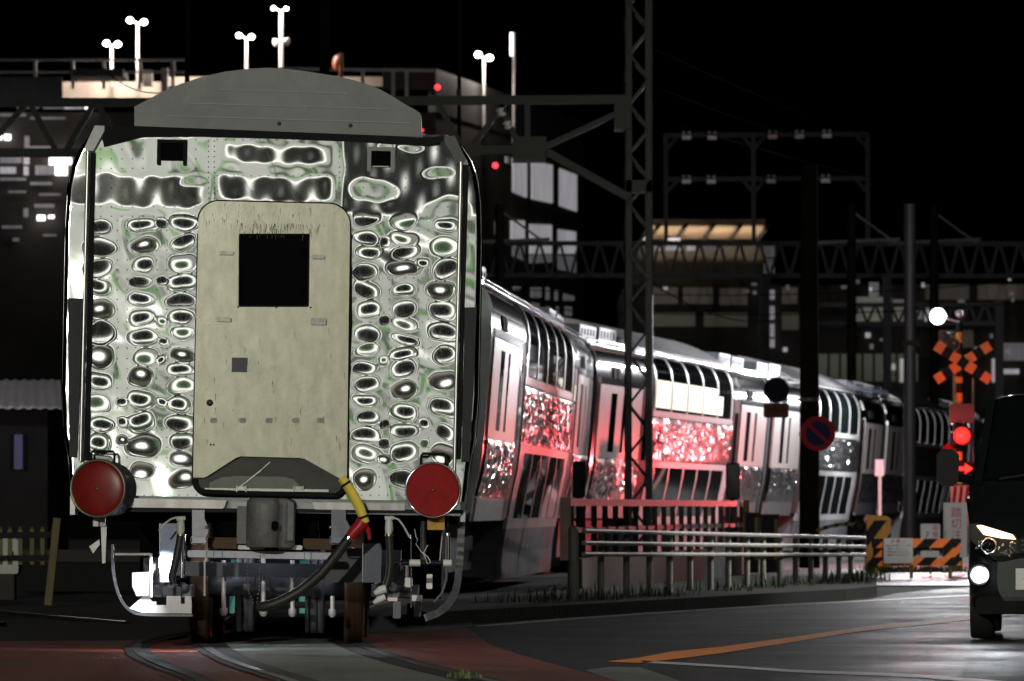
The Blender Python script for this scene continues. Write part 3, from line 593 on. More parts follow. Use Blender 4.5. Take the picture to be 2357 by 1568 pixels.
# ================================================================== TRAILING COACHES
def make_coach():
    t = thing('railway_coach', 'x', 'railway coach', (0,0,0), group='coaches of the train')
    Ln = 19.75
    def strip(mb, v0, v1, y0, y1, off, n=6, thick=.0, cut=None):
        vs = np.linspace(v0,v1,n)
        pts = [(float(halfw(v))+off,v) for v in vs]
        mb.add([(u,y,v) for y in (y0,y1) for u,v in pts], [(i,i+n,i+1+n,i+1) for i in range(n-1)], True)
        ins = [(u-.05,v) for u,v in pts]       # closed back so the strip has thickness
        k = len(mb.v); mb.v += [(u,y,v) for y in (y0,y1) for u,v in pts] + [(u,y,v) for y in (y0,y1) for u,v in ins]
        for (a,b) in ((0,n),):
            mb.f += [tuple(k+i for i in list(range(n))+[2*n+j for j in range(n-1,-1,-1)]), tuple(k+n+i for i in list(range(n-1,-1,-1))+[2*n+j for j in range(n)])]; mb.sm += [False,False]; mb.mi += [0,0]
            mb.f += [(k+0,k+2*n,k+3*n,k+n),(k+n-1,k+2*n-1,k+4*n-1,k+3*n-1)]; mb.sm += [False,False]; mb.mi += [0,0]
        return mb
    def crumple(v0, v1, y0, y1, off=.016, cell=.05, amp=.018):
        nv = max(3,int((v1-v0)/cell)); ny = int((y1-y0)/cell); mb = MB(); V = []
        for j in range(ny+1):
            for i in range(nv+1):
                ed = i in (0,nv) or j in (0,ny); v = v0+(v1-v0)*i/nv+(0 if ed else random.uniform(-.4,.4)*cell); y = y0+(y1-y0)*j/ny+(0 if ed else random.uniform(-.4,.4)*cell)
                V.append((float(halfw(v))+off+(0 if ed else random.uniform(-.3,1)*amp+.006*math.sin(y*5+v*9)), y, v))
        k = nv+1; Fc = []
        for j in range(ny):
            for i in range(nv):
                a,b,c,d_ = j*k+i,(j+1)*k+i,(j+1)*k+i+1,j*k+i+1
                Fc += [(a,b,c),(a,c,d_)] if random.random() < .5 else [(a,b,d_),(b,c,d_)]
        mb.add(V,Fc); return mb.build('trim_band', M['crinkle'], t, False)
    # inner dark box and left wall / floor
    sh = shell(t, .02, Ln-.02, M['silver'], .97, 3.62)
    mb = MB(); mb.box(-1.36,1.34,5.6,14.9,.24,.98); mb.build('low_floor_well', M['greyunder'], t, False)
    for y0,y1 in ((.3,5.2),(15.3,19.4)): 
        mb = MB(); mb.box(-1.0,1.0,y0,y1,.35,.9); bo = mb.build('bogie', M['steel_dark'], t, False)
        for yy in (y0+1.3,y1-1.2):
            for u in (-.55,.55): mb = MB(); mb.lathe((u,yy,.43),(1,0,0),[(-.06,.1),(-.06,.43),(.06,.43),(.06,.1)],24); mb.build('wheel', M['rust'], bo, False)
    # roof: raised corrugated part, eave rails, end units
    prof = [(1.26,3.60),(1.22,3.68)]; ns = 13
    for i in range(ns): 
        a = i/ns; u = 1.20*(1-a); z = 3.70+.36*math.sin(a*math.pi/2); prof += [(u,z+.012),(u-1.2/ns*.5,z+.036*0+.008+.36*(math.sin((i+.5)/ns*math.pi/2)-math.sin(a*math.pi/2))-.016)]
    pts = prof + [(-u,v) for u,v in prof[::-1]]; n = len(pts); mb = MB()
    V = [(u,y,v) for y in (4.6,15.4) for u,v in pts]; mb.add(V,[(i,i+n,i+1+n,i+1) for i in range(n-1)])
    for y in (4.6,15.4): mb.add([(u,y,v) for u,v in pts],[tuple(range(n))])
    mb.build('roof', M['roofmetal'], t, False)
    mb = MB(); mb.tube([(1.285,.05,3.60),(1.285,Ln-.05,3.60)],.022,8); mb.tube([(1.22,.05,3.68),(1.22,Ln-.05,3.68)],.014,6); mb.build('eave_rail', M['chrome'], t, False)
    for y0,y1,z1 in ((.8,2.3,3.9),(2.6,4.2,3.92),(15.8,17.2,3.92),(17.5,19.0,3.9)):
        mb = MB(); mb.box(-.95,.98,y0,y1,3.6,z1); 
        for k in range(5): yy = y0+.2+k*(y1-y0-.4)/4; mb.box(.981,.995,yy-.05,yy+.05,3.76,z1-.05)
        mb.build('roof_unit', M['acbox'], t, False)
    # upper windows
    W0, W1 = 5.7, 14.6; nW = 5; pw = (W1-W0)/nW
    for i in range(nW):
        mb = MB(); strip(mb,2.74,3.57,W0+i*pw+.07,W0+(i+1)*pw-.07,.012,12); wo = mb.build('upper_window', M['winglass'], t, False)
    mb = MB()
    for i in range(nW+1): y = W0+i*pw; strip(mb,2.70,3.60,y-.07,y+.07,.02,12)
    strip(mb,2.62,2.72,W0-.2,W1+.2,.016,3); mb.build('window_frame', M['framepaint'], t, False)
    crumple(1.92,2.60,W0-.2,W1+.2)
    # lower windows
    lw0, lw1 = 6.2, 14.2; nL = 5; lp = (lw1-lw0)/nL
    for i in range(nL):
        mb = MB(); strip(mb,.99,1.80,lw0+i*lp+.06,lw0+(i+1)*lp-.06,.012,5); mb.build('lower_window', M['winglass'], t, False)
    mb = MB()
    for i in range(nL+1): y = lw0+i*lp; strip(mb,.985,1.81,y-.06,y+.06,.018,5)
    strip(mb,1.80,1.90,W0-.2,W1+.2,.016,3); strip(mb,.86,.985,W0-.2,W1+.2,.016,3)
    strip(mb,.985,1.80,W0-.2,lw0-.061,.016,5); strip(mb,.985,1.80,lw1+.061,W1+.2,.016,5); mb.build('lower_frame', M['framepaint'], t, False)
    mb = MB(); strip(mb,.25,.855,W0-.15,W1+.15,.012,4); mb.build('skirt', M['greyunder'], t, False)
    # vestibules
    for y0,y1,d0,d1 in ((.35,4.45,4.5,5.4),(15.85,19.4,14.9,15.8)):
        mb = MB(); strip(mb,1.90,3.02,y0,y1,.014,6); pn = mb.build('vestibule_panel', M['panel'], t, False)
        ym = (y0+y1)/2
        for yy,wd in ((ym-.75,.5),(ym+.25,.22)): 
            mb = MB(); strip(mb,2.0,2.9,yy-wd/2,yy+wd/2,.02,5); mb.build('slit_window', M['winglass'], pn, False)
        mb = MB(); strip(mb,3.03,3.12,y0,y1,.018,3); strip(mb,3.30,3.5,y0-.2,y1+.2,.016,6); mb.build('header_trim', M['silver'], t, False)
        for yy in (ym-.9,ym-.5): mb = MB(); strip(mb,3.13,3.29,yy,yy+.28,.018,3); mb.build('vent_grille', M['black'], t, False)
        crumple(1.24,1.89,y0,y1)
        mb = MB(); strip(mb,.97,1.23,y0,y1,.014,4); mb.build('sill_plate', M['brushed'], t, False)
        mb = MB(); strip(mb,1.02,3.08,d0,d1,.006,12); dr = mb.build('entrance_door', M['doorredlit'], t, False)
        mb = MB(); strip(mb,1.02,3.12,d0-.06,d0-.002,.022,12); strip(mb,1.02,3.12,d1+.002,d1+.06,.022,12); mb.build('door_frame', M['silver'], dr, False)
        mb = MB(); strip(mb,1.9,2.85,d0+.25,d1-.25,.011,6); mb.build('door_glass', M['winglass'], dr, False)
    # gangway bellows at the far end
    vs = list(np.linspace(.97,3.60,14)); prof = [(float(halfw(v))-.03,v) for v in vs]; pts = prof+[(-u,v) for u,v in prof[::-1]]
    mb = MB(); mb.prism(pts, Ln, Ln+.45); mb.build('gangway_bellows', M['gangway'], t, False)
    return t
coach = make_coach()
ends = [((-1.90,55.35),(-.43,75.55)),((-.40,76.0),(3.25,95.75)),((3.30,96.1),(6.9,115.75)),((6.97,116.1),(10.65,135.7)),((10.7,136.0),(14.3,155.6))]
labs = ['second coach of the train with a crinkled trim band and tall dark upper windows',
        'coach behind the lattice mast with a pink lit vestibule and bright reflected windows',
        'brightly floodlit coach half hidden behind the thick dark pole and no parking sign',
        'coach beside the crossing signal with dark sides and silver lower window bars',
        'farthest coach of the train passing behind the dark van']
cants = [4.6,5.0,4.6,4.2,4.0]
for i,((a,b),lb,ca) in enumerate(zip(ends,labs,cants)):
    o = coach if i == 0 else copy_tree(coach)
    o['label'] = lb; o.location = (a[0],a[1],0); o.rotation_euler = Matrix.Rotation(-math.atan2(b[0]-a[0],b[1]-a[1]),4,'Z').to_euler()
    o.rotation_euler = (Matrix.Rotation(-math.atan2(b[0]-a[0],b[1]-a[1]),4,'Z') @ Matrix.Rotation(R(ca),4,'Y')).to_euler()

# glowing panes standing in for a bright reflection on the pink-lit coach windows
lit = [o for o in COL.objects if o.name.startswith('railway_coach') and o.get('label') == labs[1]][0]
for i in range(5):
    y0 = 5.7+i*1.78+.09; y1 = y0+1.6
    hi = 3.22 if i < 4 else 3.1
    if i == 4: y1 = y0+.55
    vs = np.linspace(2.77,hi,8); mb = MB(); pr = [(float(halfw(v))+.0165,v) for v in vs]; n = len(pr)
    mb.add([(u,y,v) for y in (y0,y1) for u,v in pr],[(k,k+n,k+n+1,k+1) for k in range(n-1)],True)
    tagit(mb.build('reflection_pane', M['glareglass'], lit, False), 'bright reflection put on the lower part of a window')

# ================================================================== TRACK AND GROUND
TP = [(8,2.9),(16,1.35),(22,.42),(25,-.08),(29.1,-.71),(33,-1.28),(37,-1.70),(41,-1.95),(48,-2.08),(55,-1.9),(65,-1.25),(76,-.42),(86,1.3),(96,3.25),(116,6.9),(136,10.6),(160,15.1),(200,22.5)]
def cat(pts, step=.5):
    out = []; p = [np.array(q,float) for q in pts]; p = [2*p[0]-p[1]]+p+[2*p[-1]-p[-2]]
    for i in range(1,len(p)-2):
        n = max(2,int((p[i+1][0]-p[i][0])/step))
        for k in range(n):
            t = k/n; out.append(.5*((2*p[i])+(-p[i-1]+p[i+1])*t+(2*p[i-1]-5*p[i]+4*p[i+1]-p[i+2])*t*t+(-p[i-1]+3*p[i]-3*p[i+1]+p[i+2])*t**3))
    out.append(p[-2]); return out
TC = cat(TP)
def offs(c, o):
    r = []
    for i,q in enumerate(c):
        a = c[max(i-1,0)]; b = c[min(i+1,len(c)-1)]; d = b-a; d = d/np.linalg.norm(d)
        r.append((q[1]+o*d[0], q[0]-o*d[1]))         # (X, Y)
    return r
def ribbon(mb, A, B, z): 
    n = len(A); mb.add([(x,y,z) for x,y in A]+[(x,y,z) for x,y in B], [(i,i+n,i+n+1,i+1) for i in range(n-1)]); return mb
def struct(name, mb, m): o = mb.build(name, m); o['kind'] = 'structure'; return o
mb = MB(); mb.quad((-300,-60,-.03),(300,-60,-.03),(300,900,-.03),(-300,900,-.03)); struct('ground', mb, M['earth'])
near = [q for q in TC if q[0] <= 40.5]; far = [q for q in TC if q[0] >= 37.6]
mb = MB(); ribbon(mb, offs(far,-1.7), offs(far,1.7), -.015); struct('track_bed', mb, M['ballast'])
# road sheet
redR = [G(1075,1444),G(1129,1483),G(1204,1508),G(1325,1541),G(1461,1568),(1.3,24.5,0),(2.9,18,0),(5,8,0)]
mb = MB(); mb.slab([(p[0],p[1]) for p in ((2,2),(40,2),(40,66),(6.2,66),(4.6,60),(3.9,55.3),(2.6,51.9),(1.2,47.9),(.45,45.6),(-.5,42.6),(-.7,41.2),(-.9,38),(-.5,32),(.3,26),(1,18))], -.028, -.010); struct('road', mb, M['asphalt'])
# red crossing pavement (both sides of the track)
lefto = offs(near,-.62); righto = offs(near,.62)
redl = [q for q in lefto if q[1] <= 38.4]; redr = [q for q in righto if q[1] <= 41.5]
mb = MB(); mb.slab([(-14,8),(redl[0][0],redl[0][1])]+[(x,y) for x,y in redl]+[(-14,36.5)], -.012, -.005)
rr = [(x,y) for x,y in redr]; mb.slab([(p[0],p[1]) for p in redR[::-1]]+rr[::-1], -.012, -.005); struct('crossing_pavement', mb, M['redpave'])
gl = offs(near,-.40); gr = offs(near,.40)
mb = MB(); ribbon(mb, gl, gr, .001); struct('crossing_slab', mb, M['greenpave'])
mb = MB(); ribbon(mb, offs(near,-.66), offs(near,-.40), .0035); ribbon(mb, offs(near,.40), offs(near,.66), .0035); struct('flangeway', mb, M['flange'])
# extra rail sweeping in from the left
XT = cat([(9,.9),(16,-.2),(22,-.97),(26,-1.42),(29.5,-1.85),(32.5,-2.30),(35,-2.60),(37.5,-2.74),(40.5,-2.6)])
mb = MB(); ribbon(mb, offs(XT,-.09), offs(XT,.09), .0035); struct('side_flangeway', mb, M['flange'])
def rail(name, line, label, m=M['railhead']):
    mb = MB(); n = len(line); half = .032
    A = []; 
    for i,(x,y) in enumerate(line):
        a = line[max(i-1,0)]; b = line[min(i+1,n-1)]; d = np.array([b[0]-a[0],b[1]-a[1]]); d = d/np.linalg.norm(d); nx,ny = d[1],-d[0]
        A.append([(x-nx*half,y-ny*half),(x+nx*half,y+ny*half)])
    V = [];
    for (l,r_) in A: V += [(l[0],l[1],-.1),(l[0],l[1],.008),(r_[0],r_[1],.008),(r_[0],r_[1],-.1)]
    F_ = [(i*4+k,i*4+k+1,(i+1)*4+k+1,(i+1)*4+k) for i in range(n-1) for k in range(3)]
    mb.add(V,F_); o = mb.build(name, m); return tagit(o, label, 'rail')
rail('rail', offs(TC,-.566), 'left running rail under the wheels of the end coach, set in the crossing')
rail('rail', offs(TC,.566), 'right running rail under the end coach curving right past the green slab')
rail('rail', offs(XT,0), 'worn wet outer rail sweeping through the red pavement left of the end coach', M['wetrail'])
T2 = [np.array([d, -7.2-.02*(d-40)]) for d in np.arange(38,75,2.)]
T2 = [np.array([d, -4.6-.34*(d-46)+.002*(d-46)**2]) for d in np.arange(44,75,2.)]
rail('rail', offs(T2,-.55), 'dull rail of the neighbouring track behind the yellow fence, farther one'); rail('rail', offs(T2,.55), 'dull rail of the neighbouring track behind the yellow fence, nearer one')
# road paint
def paint(name, up, lo, m, label=None, z=-.006):
    mb = MB(); U_ = [G(x,y,z) for x,y in up]; L_ = [G(x,y,z) for x,y in lo]; n = len(U_); mb.add(U_+L_, [(i,i+n,i+n+1,i+1) for i in range(n-1)]); return struct(name, mb, m)
paint('orange_centre_line',[(1400,1522),(1470,1514),(1481,1512),(1544,1500),(1661,1488.6),(1817,1467),(1956,1447.6),(2013,1439),(2128,1429.6),(2243,1416),(2420,1399)],[(1401,1523.5),(1458,1525.5),(1481,1525.5),(1544,1518),(1661,1503.5),(1817,1479),(1956,1456.5),(2013,1449.5),(2128,1438),(2243,1425.5),(2420,1407)],M['orangeline'])
paint('white_stop_line',[(1475,1520.5),(1583,1526),(1700,1533),(1817,1541),(1956,1546.5),(2013,1548),(2128,1553.5),(2243,1562),(2300,1567),(2420,1580)],[(1483,1525.5),(1583,1531),(1700,1538),(1817,1547),(1956,1553),(2013,1554.5),(2128,1560.5),(2243,1570),(2300,1575),(2420,1590)],M['whiteline'])
paint('white_edge_line',[(1093,1440.5),(1200,1431),(1300,1423),(1400,1416.5),(1500,1409.5),(1650,1400),(1800,1391),(1950,1384),(2080,1377),(2230,1369)],[(1096,1442.5),(1200,1436),(1300,1428),(1400,1420.5),(1500,1413.5),(1650,1403.5),(1800,1394.5),(1950,1387),(2080,1379.5),(2230,1371.5)],M['whiteline'])
mb = MB(); mb.slab([G(x,y)[:2] for x,y in ((1348,1541),(1407,1533.5),(1473,1535),(1540,1556),(1600,1580),(1500,1600),(1440,1572))], -.008, -.0045); struct('green_road_patch', mb, M['greenpave'])
mb = MB(); mb.slab([(3.2,66),(40,66),(40,84),(5.4,84)], -.029, -.012); struct('side_road', mb, mat('wet_side_road',(.035,.034,.036),.5,0,.35,6,.3,40, var2=.4, vs2=.8))
# raised verge with kerb
mb = MB(); mb.slab([(-.75,43.6),(.25,46.4),(1.15,48.9),(2.5,52.9),(3.75,56.4),(4.25,58.6),(4.45,61.5),(4.75,66),(4.1,68),(2.9,66),(.2,54),(-1.0,48)], -.03, .095); struct('verge', mb, mat('verge_soil',(.007,.007,.005),.9,0,.4,2,.5,25))

# grass tufts
def tufts(name, spots, m, label, hmin=.08, hmax=.3, n=40, spread=.3):
    mb = MB()
    for (x,y,z) in spots:
        for _ in range(n):
            a = random.uniform(0,6.28); r = random.random()**.6*spread; bx,by = x+r*math.cos(a), y+r*math.sin(a)
            h = random.uniform(hmin,hmax)*(1-.5*r/spread); w_ = random.uniform(.003,.008); t = random.uniform(0,6.28); ln = random.uniform(.1,.55)*h
            dx,dy = math.cos(t),math.sin(t); px,py = -dy*w_,dx*w_
            mb.add([(bx-px,by-py,z),(bx+px,by+py,z),(bx+dx*ln*.45+px*.7,by+dy*ln*.45+py*.7,z+h*.65),(bx+dx*ln*.45-px*.7,by+dy*ln*.45-py*.7,z+h*.65),(bx+dx*ln,by+dy*ln,z+h)],[(0,1,2,3),(3,2,4)])
    o = mb.build(name, m); return tagit(o, label, 'grass', kind='stuff')
tufts('grass',[(.5,50,.09),(.62,49.6,.09),(.9,50.8,.09),(1.3,51.5,.09),(1.55,52.5,.09),(2.2,55,.09),(2.75,57.3,.09),(3.1,58.6,.09),(3.6,60.4,.09),(4.0,60.5,.09),(4.15,61.5,.09),(4.2,62.3,.09),(4.3,63.2,.09),(4.45,64.0,.09),(4.3,65,.09),(.1,48.5,.09)],M['grass'],'dark weeds growing along the kerb under the pipe fence',.04,.24,70,.45)
tufts('grass',[G(x,1318)[0:2]+(0,) for x in range(2012,2215,9)],M['grass'],'bright weeds under the striped barrier boards',.06,.22,60,.3)
tufts('grass',[G(1075,1563)[0:2]+(0.0,),G(1060,1560)[0:2]+(0.0,)],mat('young_grass',(.16,.24,.05),.7,0,.3,3),'small pale grass tuft growing in the right rail groove',.03,.07,26,.09)

# ================================================================== PIPE FENCE, RAILING, WALL
def lerp3(a,b,t): return tuple(a[i]+(b[i]-a[i])*t for i in range(3))
A0 = (.61,50.,.095); A1 = (4.30,64.4,.0)
f = thing('pipe_fence','low white pipe fence of three rails along the kerb','fence',A0)
sp = [1383,1442,1495,1541,1588,1635,1676,1719,1756,1795,1831,1866,1900,1931,1958]
def along(x):           # point of the fence line seen at measure x
    k = (x-CX)/F; t = (k*A0[1]-A0[0])/((A1[0]-A0[0])-k*(A1[1]-A0[1])); return lerp3(A0,A1,t)
mb = MB(); mb.tube([(A0[0],A0[1],-.02),(A0[0],A0[1],.80)],.052,14); mb.ball((A0[0],A0[1],.80),.052,12,6,(1,1,.5)); tagit(mb.build('post', mat('greenish_white_post',(.42,.46,.40),.5,0,.25,4), f), 'thick end post')
for x in sp:
    b = along(x); mb = MB(); zt = .755-(.755-.60)*(b[1]-50)/14.4; mb.tube([(b[0],b[1],-.02),(b[0],b[1],zt)],.036,10); mb.build('post', M['pipewhite'], f)
for z0,z1 in ((.775,.615),(.655,.50),(.543,.395)):
    e = lerp3(A0,A1,1.06); dx,dy = (A1[0]-A0[0]),(A1[1]-A0[1]); l_ = math.hypot(dx,dy); ox,oy = dy/l_*.055,-dx/l_*.055
    mb = MB(); mb.tube([(A0[0]+ox+.05,A0[1]+oy,z0),(e[0]+ox,e[1]+oy,z1)],.024,10); mb.build('rail_pipe', M['pipewhite'], f)
B0 = (.66,60.,0); B1 = (3.75,80.5,0)
wl = thing('low_wall','low dark concrete wall below the brown slatted railing','wall',B0)
dx,dy = B1[0]-B0[0],B1[1]-B0[1]; l_ = math.hypot(dx,dy); nx,ny = dy/l_,-dx/l_
mb = MB(); mb.slab([(B0[0]-.0,B0[1]),(B0[0]+nx*.18,B0[1]+ny*.18),(B1[0]+nx*.18,B1[1]+ny*.18),(B1[0],B1[1])],-.03,.40)
tagit(mb.build('wall_body', M['conc'], wl),None)
rl = thing('railing','brown railing with slats standing on the low concrete wall','railing',(B0[0],B0[1],.40))
for z in (1.07,.735): mb = MB(); mb.bar((B0[0],B0[1],z),(B1[0],B1[1],z),.05,.09 if z>1 else .06); mb.build('top_rail' if z > 1 else 'lower_rail', M['brownrail'], rl)
for k in range(20):
    p = lerp3(B0,B1,(k+.3)/20); mb = MB(); mb.bar((p[0],p[1],.40),(p[0],p[1],1.03),.07,.10); mb.build('slat', M['brownrail'], rl)
mb = MB(); p = lerp3(B0,B1,.955); p = (p[0]+nx*.09,p[1]+ny*.09); mb.box(p[0]-.05,p[0]+.05,p[1]-.05,p[1]+.05,.4,1.13); tagit(mb.build('end_post', M['yelp'], rl),'mustard yellow post')
mb = MB(); mb.box(B0[0]-.09,B0[0]+.04,B0[1]-.14,B0[1]-.04,.38,1.13); tagit(mb.build('end_post', mat('pinkish_post',(.3,.22,.2),.6,0,.25,5), rl),'pale end post')

# ================================================================== LATTICE MAST WITH GANTRY BEAM
d = 76.0
def lattice_mast(name,label,x0,x1,d,ztop,m,group=None,dep=.35):
    a = P(x0,1170,d)[0]; b = P(x1,1170,d)[0]; t = thing(name,label,'lattice mast',((a+b)/2,d,0),group=group)
    mb = MB()
    for x in (a,b):
        for y in (d-dep/2,d+dep/2): mb.box(x-.045,x+.045,y-.045,y+.045,-.03,ztop)
    mb.build('mast_legs', m, t)
    mb = MB(); hgt = (b-a)*1.25; z = .3; s_ = 1
    while z < ztop-hgt:
        for y in (d-dep/2-.05,d+dep/2+.05): mb.bar((a if s_>0 else b,y,z),(b if s_>0 else a,y,z+hgt),.035,.035)
        for x in (a-.05,b+.05): mb.bar((x,d-dep/2*s_,z),(x,d+dep/2*s_,z+hgt),.03,.03)
        z += hgt; s_ = -s_
    mb.build('lacing', m, t); return t
mast = lattice_mast('lattice_mast','tall green-grey lattice mast standing in front of the pink lit coach',1447,1493,d,10.5,M['lattice'])
mb = MB(); q = P(1500,900,75.6); mb.tube([(q[0],75.6,.2),(q[0],75.6,4.2)],.02,8); mb.build('cable_pipe', M['steel_grey'], mast)
mb = MB(); q = P(1470,432,d); mb.box(q[0]-.2,q[0]+.2,d-.22,d+.22,q[2]-.08,q[2]+.1); mb.build('gusset', M['lattice'], mast)
gb = thing('gantry_beam','green-grey truss gantry beam joined to the lattice mast above the train','gantry beam',P(1447,240,d))
def bars(lst, w, d, parent, name, m):
    mb = MB()
    for x0,y0,x1,y1 in lst:
        for dd in (d-.3,d+.3): mb.bar(P(x0,y0,dd),P(x1,y1,dd),w)
    return mb.build(name, m, parent)
bars([(-260,236,330,236),(330,236,1445,229),(-260,352,200,352),(200,352,1180,345)],.13,d,gb,'chord',M['lattice'])
bars([(-140,240,-60,350),(-40,350,60,240),(70,240,130,350),(150,350,215,240),(225,240,290,350),(300,350,380,240),(400,240,460,350),(480,350,560,240),(580,240,640,350),(660,350,740,240),(760,240,820,350),(840,350,920,240),(1010,240,1065,345),(1080,345,1160,240),(1214,235,1214,345),(1250,340,1450,248),(1150,240,1200,345)],.085,d,gb,'web_member',M['lattice'])
bars([(1180,345,1258,350),(1258,350,1447,455)],.12,d,gb,'knee_brace',M['lattice'])
mb = MB(); a = P(1180,318,d); b = P(1257,372,d); mb.box(a[0],b[0],d-.34,d+.34,b[2],a[2]); mb.build('gusset_plate', M['lattice'], gb)
mb = MB(); a = P(1415,228,d); b = P(1450,300,d); mb.box(a[0],b[0],d-.34,d+.34,b[2],a[2]); mb.build('gusset_plate', M['lattice'], gb)
for k,(x,y) in enumerate(((1152,258),(1168,288))):
    mb = MB(); mb.lathe(P(x,y,d-.5),(.4,0,-1),[(-.07,.01),(-.05,.06),(-.02,.06),(-.01,.03),(.02,.06),(.05,.06),(.07,.01)],12); mb.build('insulator', M['galv'], gb)
# slim catenary poles
for x,wd,y0,lb,dd in ((431,12,-40,'slim dark pole rising behind the left end of the roof plate',80),(740,9,-40,'slim dark pole beside the thicker one behind the roof plate',80),(751,14,-40,'thicker dark pole of the pair behind the roof plate',81),(1057,9,-40,'slim dark pole rising right of the roof plate',84)):
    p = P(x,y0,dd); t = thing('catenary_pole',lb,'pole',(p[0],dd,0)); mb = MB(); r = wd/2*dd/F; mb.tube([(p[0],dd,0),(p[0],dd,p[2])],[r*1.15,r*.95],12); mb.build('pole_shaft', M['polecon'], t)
    mb = MB(); q = P(x,215,dd); mb.tube([(p[0],dd,q[2]-.06),(p[0],dd,q[2]+.06)],r*1.35,12); mb.build('pole_band', M['lattice'], t)
# wires
for (a,b,lb) in (((1250,-10,70),(2130,350,150),'upper of the thin contact wires crossing the dark sky'),((1440,170,76),(1990,335,150),'thin wire running from the lattice mast to the signal frame'),((1440,250,76),(2357,470,170),'lower thin wire sloping down behind the signal frame'),((205,115,90),(395,212,60),'dark cable sagging across the lamp lit deck')):
    pa = Vector(P(*a)); pb = Vector(P(*b)); pts = [pa.lerp(pb,t)+Vector((0,0,-.25*4*t*(1-t))) for t in np.linspace(0,1,14)]
    mb = MB(); mb.tube(pts,.008,6); tagit(mb.build('overhead_wire', M['wire']),lb,'wire')

# ================================================================== THICK POLE WITH ROUND SIGNS
d = 84.0; p = P(1863,1170,d)
pl = thing('utility_pole','thick dark concrete pole carrying a no parking sign','pole',(p[0],d,0))
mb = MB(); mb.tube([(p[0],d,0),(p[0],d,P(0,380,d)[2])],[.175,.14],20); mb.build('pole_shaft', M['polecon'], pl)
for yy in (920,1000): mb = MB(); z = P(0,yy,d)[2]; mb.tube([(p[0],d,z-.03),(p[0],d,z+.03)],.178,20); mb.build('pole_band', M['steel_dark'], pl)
def disc(mb, c, r, t, n=40, nrm=(0,-1,0)): return mb.lathe(c,nrm,[(-t,.0001),(-t,r),(0,r),(0,.0001)],n,False)
c = P(1883,998,d-.35); sg = thing('no_parking_sign','round red and blue no parking sign fixed to the thick dark pole','road sign',c)
mb = MB(); disc(mb,c,.29,.012); mb.build('sign_face', M['signred'], sg)
mb = MB(); disc(mb,(c[0],c[1]-.004,c[2]),.205,.002); mb.build('blue_field', M['signblue'], sg)
mb = MB(); mb.bar((c[0]-.15,c[1]-.010,c[2]+.14),(c[0]+.15,c[1]-.010,c[2]-.14),.004,.055); mb.build('red_slash', M['signred'], sg)
mb = MB(); mb.bar((c[0],c[1]+.02,c[2]),(p[0],d-.15,c[2]),.03); mb.build('sign_bracket', M['steel_dark'], sg)
c = P(1787,898,d); sb = thing('round_sign','dark round sign with a small plate below, left of the thick pole','road sign',c)
mb = MB(); disc(mb,c,.22,.012,14); mb.build('sign_face', M['signback'], sb)
a = P(1757,928,d); b = P(1816,962,d); mb = MB(); mb.bevbox(a[0],b[0],d-.01,d+.01,b[2],a[2],.03); mb.build('plate', M['signbrown'], sb)
text_mesh('plate_text','自転車',.11,((a[0]+b[0])/2-c[0],-.014,(a[2]+b[2])/2-c[2]),M['black'],sb)
mb = MB(); z = P(0,920,d)[2]; mb.bar((c[0],d+.03,z),(p[0],d,z),.03); mb.tube([(c[0],d+.03,a[2]-.2),(c[0],d+.03,c[2]+.1)],.02,8); mb.build('sign_bracket', M['steel_dark'], sb)
# relay boxes on posts by the coaches
for x0,y0,x1,y1,dd,lb in ((1671,1066,1702,1150,82,'black relay box on a post left of the small round sign'),(1318,1063,1347,1146,66,'black relay box on a post at the gap left of the lattice mast')):
    a = P(x0,y0,dd); b = P(x1,y1,dd); t = thing('relay_box',lb,'equipment box',((a[0]+b[0])/2,dd,0)); mb = MB(); mb.bevbox(a[0],b[0],dd-.12,dd+.12,b[2],a[2],.02); bx = mb.build('case', M['blackp'], t)
    mb = MB(); mb.box(a[0]+.02,b[0]-.02,dd-.128,dd-.121,b[2]+.03,a[2]-.03); mb.build('case_door', M['steel_dark'], bx)
    mb = MB(); xm = (a[0]+b[0])/2; mb.tube([(xm,dd,0),(xm,dd,b[2])],.04,10); mb.build('post', M['blackp'], t)
for x0,x1,y0,lb in ((1716,1745,1184,'dark cabinet behind the pipe fence, left of the thick pole'),(1752,1790,1188,'brownish cabinet close to the foot of the thick pole')):
    dd = 78; a = P(x0,y0,dd); b = P(x1,y0,dd); t = thing('cabinet',lb,'cabinet',((a[0]+b[0])/2,dd,0)); mb = MB(); mb.box(a[0],b[0],dd-.15,dd+.2,0,a[2]); cb = mb.build('case', M['blackp'], t); mb = MB(); mb.box(a[0]-.02,b[0]+.02,dd-.17,dd+.22,a[2],a[2]+.03); mb.build('lid', M['signbrown'], t); mb = MB(); mb.box(b[0]-.06,b[0]-.01,dd-.156,dd-.151,.2,a[2]-.05); mb.build('yellow_strip', M['yelp'], cb)
# thin dark pole near the signal
p = P(2094,1170,104); t = thing('steel_pole','dark steel pole between the striped cabinet and the crossing signal','pole',(p[0],104,0)); mb = MB(); mb.tube([(p[0],104,0),(p[0],104,P(0,470,104)[2])],[.14,.12],14); mb.build('pole_shaft', M['blackp'], t)
mb = MB(); mb.box(p[0]-.2,p[0]+.2,103.8,104.2,P(0,790,104)[2]-.05,P(0,790,104)[2]+.05); mb.build('pole_bracket', M['polecon'], t)

